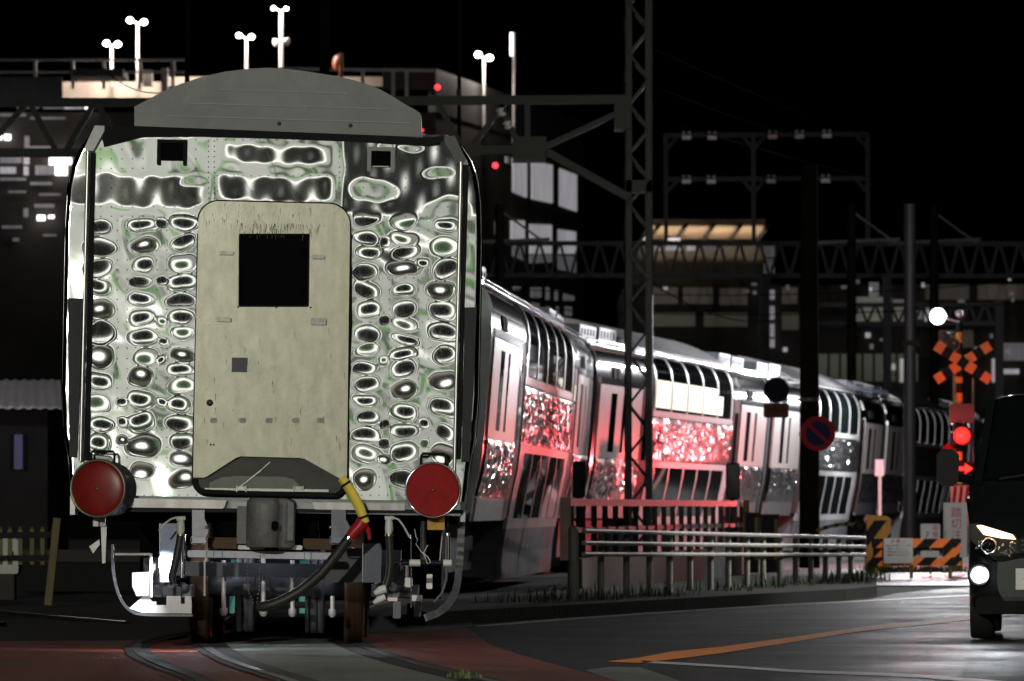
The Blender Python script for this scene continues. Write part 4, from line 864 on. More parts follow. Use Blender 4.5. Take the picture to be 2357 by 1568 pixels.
# ================================================================== CROSSING SIGNAL
d = 85.0; p = P(2208,1170,d)
cs = thing('crossing_signal','level crossing signal with orange and black crossbuck, two lit red lamps and a white floodlamp','crossing signal',(p[0],d,0))
z1 = P(0,742,d)[2]; mb = MB(); mb.tube([(p[0],d,0),(p[0],d,z1)],.055,14); mb.build('signal_post', M['blackp'], cs)
for k,(y0,y1) in enumerate(((765,790),(832,846),(868,882),(905,930),(950,970),(1040,1060),(1095,1115))):
    mb = MB(); mb.tube([(p[0],d,P(0,y1,d)[2]),(p[0],d,P(0,y0,d)[2])],.058,14); mb.build('yellow_band', M['oyel'], cs)
mb = MB(); q = P(2197,0,d+.15); mb.tube([(q[0],d+.15,0),(q[0],d+.15,P(0,860,d)[2])],.03,8); q = P(2240,0,d+.2); mb.tube([(q[0],d+.2,0),(q[0],d+.2,P(0,870,d)[2])],.02,8); mb.build('cable_conduit', M['steel_grey'], cs)
c = Vector(P(2216.5,835,d-.12)); cb = None
for s_ in (1,-1):
    ax = Vector((.47,0,.30*s_)).normalized(); half = .545; up = Vector((-ax.z,0,ax.x))
    dz = 0 if s_ == 1 else -.012
    mb = MB(); n = 7
    for i in range(n):
        mb.cur = 1 if i%2 == 1 else 0
        a = c+ax*(-half+2*half*i/n); b = c+ax*(-half+2*half*(i+1)/n); h = .085
        V = [q+Vector((0,y,0)) for y in (dz-.006,dz+.004) for q in (a-up*h,a+up*h,b+up*h,b-up*h)]
        mb.add(V,[(0,1,2,3),(7,6,5,4),(0,4,5,1),(1,5,6,2),(2,6,7,3),(3,7,4,0)])
    cb = mb.build('crossbuck_arm', [M['orange'],M['blackp']], cs)
mb = MB(); h = .088; a = c+Vector((0,-.02,0)); V = [a+Vector((x,y,z)) for y in (-.003,.002) for x,z in ((-.105,0),(0,.075),(.105,0),(0,-.075))]; mb.add(V,[(0,1,2,3),(7,6,5,4),(0,4,5,1),(1,5,6,2),(2,6,7,3),(3,7,4,0)]); mb.build('crossbuck_centre', M['blackp'], cs)
def sig_lamp(x,y,r,arrow=False):
    c = P(x,y,d-.2); mb = MB(); mb.lathe(c,(0,-1,0),[(-.15,r*.6),(-.02,r*1.05),(.12,r*1.15),(.12,r*1.0),(0,r*.9)],24); hd = mb.build('signal_hood', M['blackp'], cs)
    mb = MB(); mb.lathe(c,(0,-1,0),[(0,r*.92),(.03,r*.6),(.04,.0001)],24); mb.build('lit_lens', M['lampred'], hd)
sig_lamp(2214,1003,.15)
c = P(2217,1079,d-.2); mb = MB(); mb.bevbox(c[0]-.22,c[0]+.22,d-.2,d-.02,c[2]-.12,c[2]+.12,.03); ab = mb.build('direction_indicator', M['blackp'], cs)
mb = MB(); mb.prism([(c[0]-.15,c[2]-.03),(c[0]+.03,c[2]-.03),(c[0]+.03,c[2]-.085),(c[0]+.16,c[2]),(c[0]+.03,c[2]+.085),(c[0]+.03,c[2]+.03),(c[0]-.15,c[2]+.03)], d-.215, d-.201); mb.build('lit_arrow', M['lampred'], ab)
a = P(2185,930,d); b = P(2241,960,d); mb = MB(); mb.bevbox(a[0],b[0],d-.1,d+.1,b[2]-.1,a[2],.02); mb.build('bell_box', mat('maroon_box',(.05,.012,.015),.5), cs)
mb = MB(); c = P(2185,1040,d+.1); mb.lathe(c,(0,-1,0),[(-.1,.1),(.1,.14),(.1,.0001)],20); mb.build('rear_lamp', M['redfit'], cs)
# floodlamp and horns on the post head
c = P(2160,728,d-.1); mb = MB(); mb.ball(c,.085,14,8); fl = mb.build('flood_lamp', M['lampcool'], cs)
mb = MB(); mb.lathe((c[0]+.02,c[1]+.12,c[2]),(.3,1,0),[(-.1,.14),(.02,.12),(.12,.05)],20); mb.tube([(c[0]+.06,c[1]+.2,c[2]),(p[0],d,c[2]-.1)],.02,8); mb.build('lamp_reflector', M['galv'], fl)
for x,y,tx in ((2178,775,-.6),(2195,790,-.2)): 
    c = P(x,y,d-.1); mb = MB(); mb.lathe(c,(tx,-.7,-.3),[(-.2,.03),(-.05,.05),(.05,.12),(.06,.125),(.04,.1)],18); mb.tube([c,(p[0],d,c[2]-.05)],.015,6); mb.build('horn_speaker', M['steel_grey'], cs)
c = P(2208,722,d); mb = MB(); mb.ball(c,.07,12,6); mb.build('post_cap', M['galv'], cs)
a = P(2188,1118,d-.25); b = P(2231,1165,d-.25); mb = MB(); mb.box(a[0],b[0],d-.25,d-.24,b[2],a[2]); bd = mb.build('warning_board', M['signwhite'], cs)
mb = MB()
for k in range(3): x = a[0]+.02+k*.105; mb.prism([(x,b[2]+.01),(x+.055,b[2]+.01),(x+.09,a[2]-.01),(x+.035,a[2]-.01)],d-.254,d-.2505)
mb.build('red_stripe', M['signred'], bd)
a = P(2214,1172,d-.25); b = P(2231,1212,d-.25); mb = MB(); mb.box(a[0],b[0],d-.25,d-.24,b[2],a[2]); pb = mb.build('push_button_box', mat('pink_box',(.6,.25,.25),.5), cs)
mb = MB(); disc(mb,((a[0]+b[0])/2,d-.252,(a[2]+b[2])/2+.02),.035,.002,16); mb.build('button', M['signred'], pb)
# white board with vertical lettering
d = 77.0; a = P(2176,1157,d); b = P(2226,1283,d)
t = thing('crossing_sign','tall white board with four red characters in a column beside the crossing signal','sign board',((a[0]+b[0])/2,d,0))
mb = MB(); mb.box(a[0],b[0],d-.012,d+.012,b[2],a[2]); mb.build('board', M['signwhite'], t)
mb = MB(); mb.box(a[0]-.03,a[0]-.002,d-.03,d+.03,0,a[2]); mb.build('post', M['pipewhite'], t)
text_mesh('lettering','踏\n切\n注\n意',.17,(0,-.016,(a[2]+b[2])/2),M['signtext'],t,line=1.0)
# small sign with two columns
d = 76.0; a = P(2119,1206,d); b = P(2164,1258,d); t = thing('small_sign','small white sign with a red column of characters above the striped barrier','sign board',((a[0]+b[0])/2,d,0))
mb = MB(); mb.bevbox(a[0],b[0],d-.01,d+.01,b[2],a[2],.01); mb.build('board', M['signwhite'], t)
xm = (a[0]+b[0])/2; mb = MB(); mb.tube([(xm,d+.03,0),(xm,d+.03,b[2]+.1)],.02,8); mb.build('post', M['steel_grey'], t)
text_mesh('lettering','非\n常\n用',.10,(.075,-.014,(a[2]+b[2])/2+.0),M['signtext'],t,line=1.05)
text_mesh('lettering','?',.2,(-.05,-.014,(a[2]+b[2])/2-.02),M['signgrey'],t)
a2 = P(2119,1268,d); b2 = P(2162,1283,d); mb = MB(); mb.box(a2[0],b2[0],d-.01,d+.01,b2[2],a2[2]); mb.build('plate', M['signwhite'], t)
# striped barrier
d = 72.0; a = P(2006,1240,d); b = P(2212,1302,d)
t = thing('striped_barrier','orange and black striped barrier frame on yellow legs in front of the crossing','barrier',((a[0]+b[0])/2,d,0))
def stripes(parent,name,x0,x1,z0,z1,d,th=.03,pitch=.19,sl=1.0,mats=None,shift=0):
    mb = MB(); h = z1-z0; x = x0-h*sl-pitch+shift; k = 0
    def clip(poly):
        for side,lim in ((1,x0),(-1,x1)):
            out = []
            for i in range(len(poly)):
                p,q = poly[i],poly[(i+1)%len(poly)]; ip = (p[0]-lim)*side >= 0; iq = (q[0]-lim)*side >= 0
                if ip: out.append(p)
                if ip != iq: s_ = (lim-p[0])/(q[0]-p[0]); out.append((lim,p[1]+(q[1]-p[1])*s_))
            poly = out
            if len(poly) < 3: return None
        return poly
    while x < x1:
        pg = clip([(x,z0),(x+pitch,z0),(x+pitch+h*sl,z1),(x+h*sl,z1)])
        if pg: mb.cur = k%2; mb.prism(pg,d-th,d)
        x += pitch; k += 1
    return mb.build(name, mats or [M['orange'],M['blackp']], parent)
zt,zb = a[2],b[2]
stripes(t,'striped_board',a[0],b[0],zt-.13,zt,d); stripes(t,'striped_board',a[0],b[0],zb,zb+.12,d)
stripes(t,'striped_post',b[0]-.26,b[0]-.02,zb+.12,zt-.13,d,.025,.15); stripes(t,'striped_post',a[0]+.02,a[0]+.15,zb+.12,zt-.13,d,.025,.15)
for x in (2017,2098,2188): q = P(x,0,d); mb = MB(); mb.box(q[0]-.025,q[0]+.025,d+.002,d+.04,0,zt-.02); mb.build('leg', M['yelp'], t)
a = P(2034,1239,d-.05); b = P(2101,1297,d-.05); nb = thing('notice_board','white notice board with red heading and grey lines of text on the striped barrier','notice board',((a[0]+b[0])/2,d-.05,a[2]))
mb = MB(); mb.box(a[0],b[0],d-.06,d-.045,b[2],a[2]); mb.build('board', M['signwhite'], nb)
text_mesh('heading','お 願 い',.062,(0,-.013,-.045),M['signtext'],nb)
for k,s_ in enumerate(('踏切内で車が動かなくなった時は','非常ボタンを押してください','列車を止めることができます','危険ですので中に入らないで')): text_mesh('text_line',s_,.024,(0,-.013,-.105-.045*k),M['signgrey'],nb)
# striped cabinet
d = 80.0; a = P(1957,1198,d); b = P(2045,1198,d); c0 = P(1990,0,d)[0]
t = thing('striped_cabinet','black and yellow striped crossing gate cabinet behind the pipe fence end','cabinet',((c0+b[0])/2,d,0))
stripes(t,'striped_case',c0,b[0],0,a[2],d,.5,.2,.75,[M['oyel'],M['blackp']],.12)
mb = MB(); mb.prism([(c0-.02,a[2]+.002),(b[0]+.02,a[2]+.002),(b[0]-.06,a[2]+.07),(c0+.02,a[2]+.09)],d-.52,d+.02); mb.build('lid', M['oyel'], t)
mb = MB(); mb.lathe((c0-.1,d-.25,a[2]-.1),(0,-1,0),[(-.1,.0001),(-.1,.1),(.1,.1),(.1,.0001)],16); mb.build('drive_drum', M['blackp'], t)
q0 = P(1905,1212,d); q1 = P(1950,1204,d); q2 = P(1972,1213,d); ga = thing('gate_arm','yellow striped gate arm bowing left from the striped cabinet','gate arm',q2)
mb = MB(); mb.tube([P(1880,1222,d-.2),P(1905,1213,d-.2),P(1935,1207,d-.2),P(1958,1207,d-.2),P(1972,1214,d-.2)],.03,10); mb.build('arm_tube', M['yelp'], ga)
mb = MB()
for x,y in ((1900,1214.5),(1925,1209),(1948,1206.5)): q = P(x,y,d-.2); mb.tube([(q[0]-.03,q[1],q[2]-.008),(q[0]+.03,q[1],q[2]+.008)],.033,10)
mb.build('black_ring', M['blackp'], ga)
c = P(2025,1050,96); t = thing('platform_sign','small pale sign on a thin post in front of the side coach doors','sign',(c[0],96,0))
a = P(2014,1058,96); b = P(2034,1096,96); mb = MB(); mb.box(a[0],b[0],95.98,96,b[2],a[2]); mb.build('board', M['signwhite'], t); mb = MB(); mb.tube([(c[0],96.02,0),(c[0],96.02,a[2]-.02)],.035,8); mb.build('post', M['pipewhite'], t)

# ================================================================== VAN
VX,VY = 4.165,38.0
van = thing('parked_van','dark green small van with lit headlamp and glaring fog lamp at the right edge','van',(VX,VY,0),(0,0,R(-7)))
st = [(0,.50,.30,.62,.60),(.05,.64,.24,.72,.62),(.16,.70,.20,.90,.62),(.35,.725,.19,1.00,.62),(.62,.735,.19,1.14,.62),(.70,.735,.19,1.20,.615),(1.0,.735,.19,1.52,.60),(1.32,.735,.19,1.82,.58),(1.6,.735,.19,1.89,.575),(2.6,.735,.19,1.92,.57),(3.0,.735,.19,1.91,.57),(3.32,.70,.22,1.80,.55),(3.38,.66,.3,1.2,.5)]
mb = MB(); K = 0; V = []
for (y,hw,zb,zt,tw) in st:
    belt = min(1.08,zt-.03); tw2 = hw-(hw-tw)*max(0,min(1,(zt-1.05)/.8)) if zt > 1.05 else hw*.97
    sec = [(hw*.9,zb),(hw*.985,zb+.08),(hw,zb+.3*(belt-zb)+.05),(hw,belt-.06),(hw*.99,belt),(tw2+.03,max(belt,zt-.10)),(tw2-.03,zt-.025),(tw2-.16,zt)]
    pts = [(x,y,z) for x,z in sec]+[(-x,y,z) for x,z in sec[::-1]]; K = len(pts); V += pts
mb.add(V,[(i*K+k,(i+1)*K+k,(i+1)*K+(k+1)%K,i*K+(k+1)%K) for i in range(len(st)-1) for k in range(K)],True)
mb.add(V[:K],[tuple(range(K))]); mb.add(V[-K:],[tuple(range(K-1,-1,-1))]); body = mb.build('body', M['van'], van, False)
mb = MB(); mb.quad((-.60,.695,1.215),(.60,.695,1.215),(.53,1.29,1.80),(-.53,1.29,1.80)); 
k = len(mb.v); mb = MB(); V = [(-.62,.70,1.215),(.62,.70,1.215),(.53,1.31,1.82),(-.53,1.31,1.82)]; V2 = [(x,y-.02,z+.012) for x,y,z in V]; mb.add(V2+V,[(0,1,2,3),(7,6,5,4),(0,4,5,1),(1,5,6,2),(2,6,7,3),(3,7,4,0)]); ws = mb.build('windshield', M['winglass'], van, False)
mb = MB(); mb.bar((-.5,.66,1.225),(-.05,.70,1.30),.015); mb.bar((0,.66,1.225),(.45,.70,1.29),.015); mb.build('wiper', M['blackp'], ws, False)
for s_ in (-1,1):
    mb = MB(); mb.bar((s_*.66,.66,1.20),(s_*.575,1.33,1.84),.06,.05); mb.build('windshield_pillar', M['van'], body, False)
    mb = MB(); V = [(s_*.738,1.1,1.16),(s_*.738,3.1,1.16),(s_*.62,3.05,1.72),(s_*.62,1.45,1.72)]; V2 = [(x+s_*.012,y,z) for x,y,z in V]; mb.add(V2+V,[(0,1,2,3),(7,6,5,4),(0,4,5,1),(1,5,6,2),(2,6,7,3),(3,7,4,0)]); mb.build('side_window', M['winglass'], van, False)
    mb = MB(); mb.tube([(s_*.72,1.0,1.22),(s_*.85,.92,1.24)],.03,8); x0 = s_*.905; mb.bevbox(x0-.085,x0+.085,.86,.97,1.17,1.46,.045); mr = mb.build('door_mirror', M['blackp'], van, False)
    mb = MB(); mb.bevbox(x0-.065,x0+.065,.972,.976,1.2,1.43,.03); mb.build('mirror_glass', M['chrome'], mr, False)
    # headlamp cluster: dark housing, amber lit upper lens, projector ring, chrome facets
    mb = MB(); mb.prism([(s_*.71,.88),(s_*.66,.885),(s_*.36,.80),(s_*.28,.60),(s_*.42,.615),(s_*.60,.66),(s_*.70,.76)],.02,.28)
    mb.cur = 1
    for _ in range(26): x = s_*random.uniform(.36,.50); z = random.uniform(.64,.75); mb.ball((x,.012,z),random.uniform(.006,.014),6,4)
    for _ in range(8): x = s_*random.uniform(.60,.66); z = random.uniform(.69,.78); mb.ball((x,.012,z),random.uniform(.008,.016),6,4)
    hl = mb.build('headlamp', [mat('dark_lamp_housing',(.03,.028,.026),.15,.3,.2,9,coat=.8),M['chrome']], van, False)
    mb = MB(); mb.prism([(s_*.655,.868),(s_*.62,.872),(s_*.385,.80),(s_*.36,.765),(s_*.46,.772),(s_*.60,.80)],.008,.019); mb.build('lit_lens', M['head'] if s_ < 0 else M['lampwhite'], hl, False)
    mb = MB(); mb.lathe((s_*.565,.012,.715),(0,-1,0),[(-.02,.062),(.012,.062),(.016,.054),(.008,.046),(-.01,.04)],24); mb.build('projector_ring', M['chrome'], hl, False)
    mb = MB(); mb.ball((s_*.565,.018,.715),.042,16,8); mb.build('projector_lens', M['winglass'], hl, False)
    mb = MB(); mb.lathe((s_*.635,.06,.495),(0,-1,0),[(-.04,.09),(.045,.09),(.05,.075),(.02,.07)],24); fg = mb.build('fog_lamp', M['blackp'], van, False)
    mb = MB(); mb.lathe((s_*.635,.012,.495),(0,-1,0),[(0,.06),(.015,.04),(.02,.0001)],24); mb.build('fog_lens', M['fog'] if s_ < 0 else M['chrome'], fg, False)
    for yy in (.72,2.85):
        mb = MB(); mb.lathe((s_*.62,yy,.29),(s_,0,0),[(-.08,.18),(-.08,.28),(-.06,.29),(.085,.29),(.10,.275),(.10,.19)],32); wv = mb.build('wheel', M['tyre'], van, False)
        mb = MB(); mb.lathe((s_*.71,yy,.29),(s_,0,0),[(-.02,.19),(0,.18),(-.02,.06),(.0,.04),(.0,.0001)],24); mb.build('rim', M['galv'], wv, False)
mb = MB(); mb.bevbox(-.34,.34,-.005,.03,.66,.78,.02); gr_ = mb.build('grille', M['blackp'], van, False)
mb = MB()
for z in (.68,.715,.75): mb.box(-.32,.32,-.012,-.006,z,z+.012)
mb.build('grille_bar', M['steel_dark'], gr_, False)
mb = MB(); mb.box(-.36,-.03,-.03,-.01,.385,.545); npz = mb.build('number_plate', M['whitep'], van, False)
text_mesh('plate_digits','7 2-15',.085,(-.195,-.033,.44),M['signgrey'],npz)
mb = MB(); mb.bevbox(-.66,.66,.0,.2,.20,.33,.03); mb.build('lower_bumper', M['black'], van, False)

# ================================================================== LEFT SIDE: yellow fence, little house, cabinet
d = 52.0; t = thing('yellow_fence','yellow picket fence with dark rails at the left edge of the photo','fence',(P(60,0,d)[0],d,0))
for x in (-45,-22,1,23,47,74,98,124): q = P(x,1196,d); mb = MB(); z0 = P(0,1300,d)[2]; mb.box(q[0]-.022,q[0]+.022,d-.02,d+.02,z0,P(0,1218,d)[2]); mb.ball((q[0],d,P(0,1216,d)[2]),.024,8,5); mb.build('picket', M['yelp'], t)
mb = MB(); a = P(133,1193,d); b = P(112,1390,d); mb.bar((b[0],d-.05,0),(a[0],d-.05,a[2]),.075); mb.build('post', M['yelp'], t)
mb = MB(); a = P(-60,1196,d); mb.bar((a[0],d-.05,0),(a[0],d-.05,a[2]),.075); mb.build('post', M['yelp'], t)
for y in (1232,1285): a = P(-70,y+2,d); b = P(128,y-2,d); mb = MB(); mb.bar((a[0],d-.03,a[2]),(b[0],d-.03,b[2]),.06); mb.build('rail', M['blackp'], t)
d = 56; a = P(-60,1240,d); b = P(42,1322,d); t = thing('white_cabinet','white equipment cabinet behind the yellow fence','cabinet',((a[0]+b[0])/2,d,0)); mb = MB(); mb.bevbox(a[0],b[0],d,d+.4,0.27,a[2],.02); cse = mb.build('case', M['whitep'], t); mb = MB(); mb.box(a[0]+.05,b[0]-.05,d+.05,d+.35,-.02,.268); mb.build('plinth', M['conc'], t); mb = MB(); mb.box(b[0]-.09,b[0]-.05,d-.012,d-.001,.45,.52); mb.build('lock', M['blackp'], cse)
d = 62; a = P(95,1266,d); b = P(270,1294,d); t = thing('concrete_edge','pale concrete edge strip running behind the yellow fence','kerb wall',((a[0]+b[0])/2,d,0)); mb = MB(); mb.box(a[0]-.3,b[0]+.4,d,d+.5,b[2],a[2]); mb.build('top_slab', M['conc'], t); mb = MB(); mb.box(a[0]-.3,b[0]+.4,d+.1,d+.4,-.02,b[2]-.002); mb.build('base', M['blackp'], t)
d = 78; hs = thing('small_house','small dark house with a lamp lit corrugated roof at the left','house',(P(40,0,d)[0],d+2,0))
a = P(-200,930,d); b = P(150,938,d); mb = MB(); mb.box(a[0],b[0]-.3,d+.3,d+4,0,b[2]); mb.build('wall', mat('dark_house_wall',(.025,.022,.022),.8,0,.3,2), hs)
mb = MB(); ns = 40; xs = np.linspace(a[0],b[0],90); z0,z1 = b[2]-.02,P(0,874,d+2.2)[2]
rows = 6; V = []
for r in range(rows+1):
    for dz in ((0,.06) if r < rows else (0,)):
        f_ = r/rows; yy = d+2.2*f_; zz = z0+(z1-z0)*f_+(.05 if dz else 0)
        for x in xs: V.append((x-(x-a[0])*.12*f_,yy,zz+.012*math.sin(x*38)))
nr = len(V)//90; mb.add(V,[(i*90+k,i*90+k+1,(i+1)*90+k+1,(i+1)*90+k) for i in range(nr-1) for k in range(89)],True); mb.build('roof', mat('pale_roof_tiles',(.5,.47,.48),.35,.2,.15,2), hs)
a = P(28,1000,d); b = P(48,1080,d); mb = MB(); mb.box(a[0],b[0],d+.28,d+.299,b[2],a[2]); wn = mb.build('window', glow('violet_window',(.18,.15,.5),.006), hs); mb = MB(); mb.box(a[0]-.06,a[0],d+.26,d+.298,b[2],a[2]); mb.box(b[0],b[0]+.06,d+.26,d+.298,b[2],a[2]); mb.build('frame', M['blackp'], wn)

# ================================================================== PARKING BUILDING
d = 170.0
pk = thing('parking_building','long multi-storey car park with lamp posts on its top deck behind the train','car park',(P(500,0,d)[0],d,0))
def rect(x0,y0,x1,y1,dd,m,parent,name='lit_window',th=.12):
    a = P(x0,y0,dd); b = P(x1,y1,dd); mb = MB(); mb.box(a[0],b[0],dd-th,dd-.002,b[2],a[2]); return mb.build(name, m, parent)
zr = P(0,196,d)[2]
mb = MB(); xl = P(-300,0,d)[0]; xr = P(1003,0,d)[0]; far_ = (2.75,193.0)
mb.slab([(xl,d+.2),(xr,d+.2),far_,(far_[0]-4,215),(xl,215)],0,zr-.9); mb.build('storeys', M['facade'], pk)
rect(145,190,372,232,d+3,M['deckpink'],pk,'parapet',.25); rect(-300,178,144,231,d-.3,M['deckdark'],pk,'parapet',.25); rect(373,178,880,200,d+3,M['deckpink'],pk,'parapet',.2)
mb = MB(); wx = [(880,156,170),(1003,157,170)]; 
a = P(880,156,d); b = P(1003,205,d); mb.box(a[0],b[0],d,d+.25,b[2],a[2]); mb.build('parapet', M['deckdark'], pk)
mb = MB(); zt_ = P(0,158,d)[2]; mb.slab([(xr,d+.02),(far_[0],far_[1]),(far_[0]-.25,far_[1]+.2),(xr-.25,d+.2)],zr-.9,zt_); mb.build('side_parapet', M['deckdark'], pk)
for y in (139,167): a = P(-300,y,d); b = P(430,y-1,d); mb = MB(); mb.bar(a,b,.07); mb.build('deck_rail', M['galv'], pk)
mb = MB(); mb.bar(P(640,158,d),P(1000,163,d),.09); mb.build('deck_rail', M['galv'], pk)
for x in (81,168,239,322,398): mb = MB(); mb.bar(P(x,137,d),P(x,205,d),.11); mb.build('rail_post', M['galv'], pk)
for x in (835,905,936): mb = MB(); mb.bar(P(x,160,d),P(x,235,d),.12); mb.build('rail_post', M['galv'], pk)
rect(180,172,295,188,d+1.5,M['deckdark'],pk,'deck_kiosk',2.2); rect(330,165,352,200,d+1,M['galv'],pk,'deck_column',.5); rect(374,160,388,210,d+.5,M['galv'],pk,'deck_column',.5)
for x0,y0,x1,y1,m_ in ((129,356,165,379,'winwhite'),(128,382,155,404,'winwhite'),(114,364,128,380,'winwhite'),(55,356,68,379,'wincold'),(55,384,66,404,'wincold'),(57,314,68,343,'windim'),(68,337,117,344,'windim'),(11,310,25,323,'winwhite'),(-8,308,5,322,'winwhite'),(0,385,37,400,'wincold'),(0,356,50,376,'windim'),(82,382,127,403,'windim'),(86,496,104,508,'winwhite'),(112,496,125,503,'winwhite'),(55,480,65,500,'windim'),(80,470,125,478,'windim'),(196,243,203,251,'winwhite'),(40,243,90,250,'windim'),(100,243,195,251,'windim'),(206,246,212,252,'winwhite')):
    rect(x0,y0,x1,y1,d-.02,M[m_],pk)
for x0,y0,x1,y1,m_ in ((0,262,60,268,'windim'),(70,270,150,275,'windim'),(0,410,60,416,'windim'),(70,420,120,426,'windim'),(20,440,60,444,'windim'),(90,446,140,450,'windim'),(5,520,50,526,'windim'),(30,548,44,556,'windim'),(100,540,130,544,'windim'),(150,246,190,251,'wincold')): rect(x0,y0,x1,y1,d-.02,M[m_],pk)
rect(212,240,235,252,d-.02,M['redglow'] if False else mat('red_panel',(.25,.02,.03),.5),pk,'red_panel')
# windows of the receding side wall
sA = np.array([xr,d]); sB = np.array(far_)
def sidepos(x):
    k = (x-CX)/F; t = (k*sA[1]-sA[0])/((sB[0]-sA[0])-k*(sB[1]-sA[1])); q = sA+(sB-sA)*t; return q
nrm = np.array([sB[1]-sA[1],-(sB[0]-sA[0])]); nrm = nrm/np.linalg.norm(nrm)
def sidewin(x0,yt0,yb0,x1,yt1,yb1,m,name='lit_window'):
    a = sidepos(x0)+nrm*.04; b = sidepos(x1)+nrm*.04; z = lambda y,q: CAMH-(y-HY)*q[1]/F
    V = [(a[0],a[1],z(yb0,a)),(b[0],b[1],z(yb1,b)),(b[0],b[1],z(yt1,b)),(a[0],a[1],z(yt0,a))]; V2 = [(x-nrm[0]*.1,y-nrm[1]*.1,zz) for x,y,zz in V]
    mb = MB(); mb.add(V+V2,[(0,1,2,3),(7,6,5,4),(0,4,5,1),(1,5,6,2),(2,6,7,3),(3,7,4,0)]); return mb.build(name, m, pk)
for a in ((1180,363,442,1211,362,455,'wincold'),(1223,371,458,1270,380,468,'wincold'),(1287,388,474,1326,403,487,'wincold'),(1164,360,374,1170,361,376,'windim'),(1176,508,556,1206,508,556,'wincold'),(1219,516,584,1268,518,584,'wincold'),(1284,528,584,1324,534,584,'wincold'),(1180,562,590,1206,564,600,'windim'),(1219,586,606,1268,586,604,'windim'),(1284,588,620,1324,590,628,'windim'),(1222,662,685,1244,662,685,'windim'),(1257,662,690,1263,662,690,'windim'),(1277,668,692,1282,668,692,'windim'),(1297,676,692,1320,682,692,'windim'),(1182,660,668,1196,660,668,'windim'),(1224,697,705,1239,699,706,'windim'),(1258,706,720,1264,706,720,'windim'),(1280,706,724,1284,706,724,'windim'),(1300,706,726,1314,706,728,'windim'),(1140,510,540,1147,510,540,'windim')): sidewin(*a[:6],M[a[6]])
for x,y,dd,r in ((1007,201,169,.09),(1140,381,130,.075),(972,300,140,.035)):
    c = P(x,y,dd); mb = MB(); mb.ball(c,r,12,8); tagit(mb.build('red_light', M['redglow']), {1007:'red warning light on the car park parapet',1140:'red signal light left of the lit office windows',972:'tiny red light at the right corner of the roof plate'}[x],'signal light')
# deck lamps
def deck_lamp(x, ybase, heads, r, lb, dd=172.0, wd=8, extra=None):
    yt = min(h[1] for h in heads); q = P(x,ybase,dd); t = thing('lamp_post',lb,'lamp post',(q[0],dd,q[2]),group='lamp posts on the parking deck')
    mb = MB(); top = P(x,yt+6,dd); mb.tube([q,top],[wd/2*dd/F,wd/2.6*dd/F],10); mb.build('post', M['galv'], t)
    for hx,hy in heads:
        c = P(hx,hy,dd-.2); mb = MB(); mb.ball(c,r*dd/F,14,8,(1,1,.85)); hd = mb.build('lamp_head', M['lampwhite'], t)
        mb = MB(); mb.bar((c[0],c[1]+.1,c[2]+.02),(top[0],dd,top[2]-.02),.05); mb.build('arm', M['galv'], hd)
    lamp('POINT','deck_lamp_light',P(x,yt+4,dd-.8),380,(1,.86,.74),.12)
    return t
deck_lamp(257,200,[(245,100),(271,102)],7,'short lamp post with two glaring heads, leftmost on the parking deck')
deck_lamp(317,229,[(299,47),(331,51)],7,'tall lamp post with two glaring heads next to the leftmost one')
deck_lamp(567,230,[(550,82),(579,85)],6,'lamp post with two heads just left of the roof plate crest')
deck_lamp(1114,300,[(1101,126),(1127,133)],7.5,'lamp post with two glaring heads right of the roof plate',176)
t = deck_lamp(647,230,[(630,19),(659,20)],4.5,'brightly lit thick mast with two small heads above the roof plate crest',172,11)
for x,y in ((637,97),(657,95)): c = P(x,y,171.5); mb = MB(); mb.lathe(c,(1 if x > 647 else -1,-.6,-.3),[(-.1,.06),(0,.1),(.08,.14),(.08,.0001)],14); mb.build('side_flood', M['galv'], t)
q = P(1182,330,178); t = thing('lamp_post','slim lamp post with one upright bright tube lamp, rightmost on the deck','lamp post',q,group='lamp posts on the parking deck')
mb = MB(); mb.tube([q,P(1183,75,178)],.05,8); mb.build('post', M['galv'], t); a = P(1174,76,177.8); b = P(1180,128,177.8); mb = MB(); mb.box(a[0],b[0],177.7,177.9,b[2],a[2]); mb.build('lamp_head', M['winwhite'], t)
q = P(785,200,168); t = thing('convex_mirror','round orange traffic mirror on an orange post on the parking deck','traffic mirror',q); mb = MB(); mb.tube([q,P(785,123,168)],.07,10); mb.build('post', M['orange'], t); mb = MB(); c = P(776,145,168.1); mb.lathe(c,(-.8,-.6,0),[(-.05,.0001),(-.05,.27),(0,.27),(.05,.0001)],24); mb.build('mirror_dish', M['orange'], t)

# ================================================================== SIGNAL FRAME AND FAR GANTRY
d = 150.0
sf = thing('signal_frame','dark rectangular steel frame with nine insulator brackets standing on the far gantry','steel frame',P(1735,560,d))
L_ = M['galvdark'] = mat('dull_frame_paint',(.016,.017,.021),.6,.1,.25,2)
def fbars(lst,w,dd,parent,name,m):
    mb = MB()
    for x0,y0,x1,y1 in lst: mb.bar(P(x0,y0,dd),P(x1,y1,dd),w)
    return mb.build(name,m,parent)
fbars([(1533,308,1533,562)],.12,d,sf,'upright',L_); fbars([(1735,308,1735,562)],.12,d,sf,'upright',L_); fbars([(1998,308,1998,562)],.12,d,sf,'upright',L_)
fbars([(1533,312,1998,309)],.14,d,sf,'crossbar',L_); fbars([(1533,413,1998,411)],.14,d,sf,'crossbar',L_)
fbars([(1533,345,1560,314),(1735,345,1710,314),(1735,345,1760,313),(1998,345,1970,311),(1533,445,1560,415),(1735,445,1710,415),(1735,445,1760,415),(1998,445,1970,413)],.1,d,sf,'corner_brace',L_)
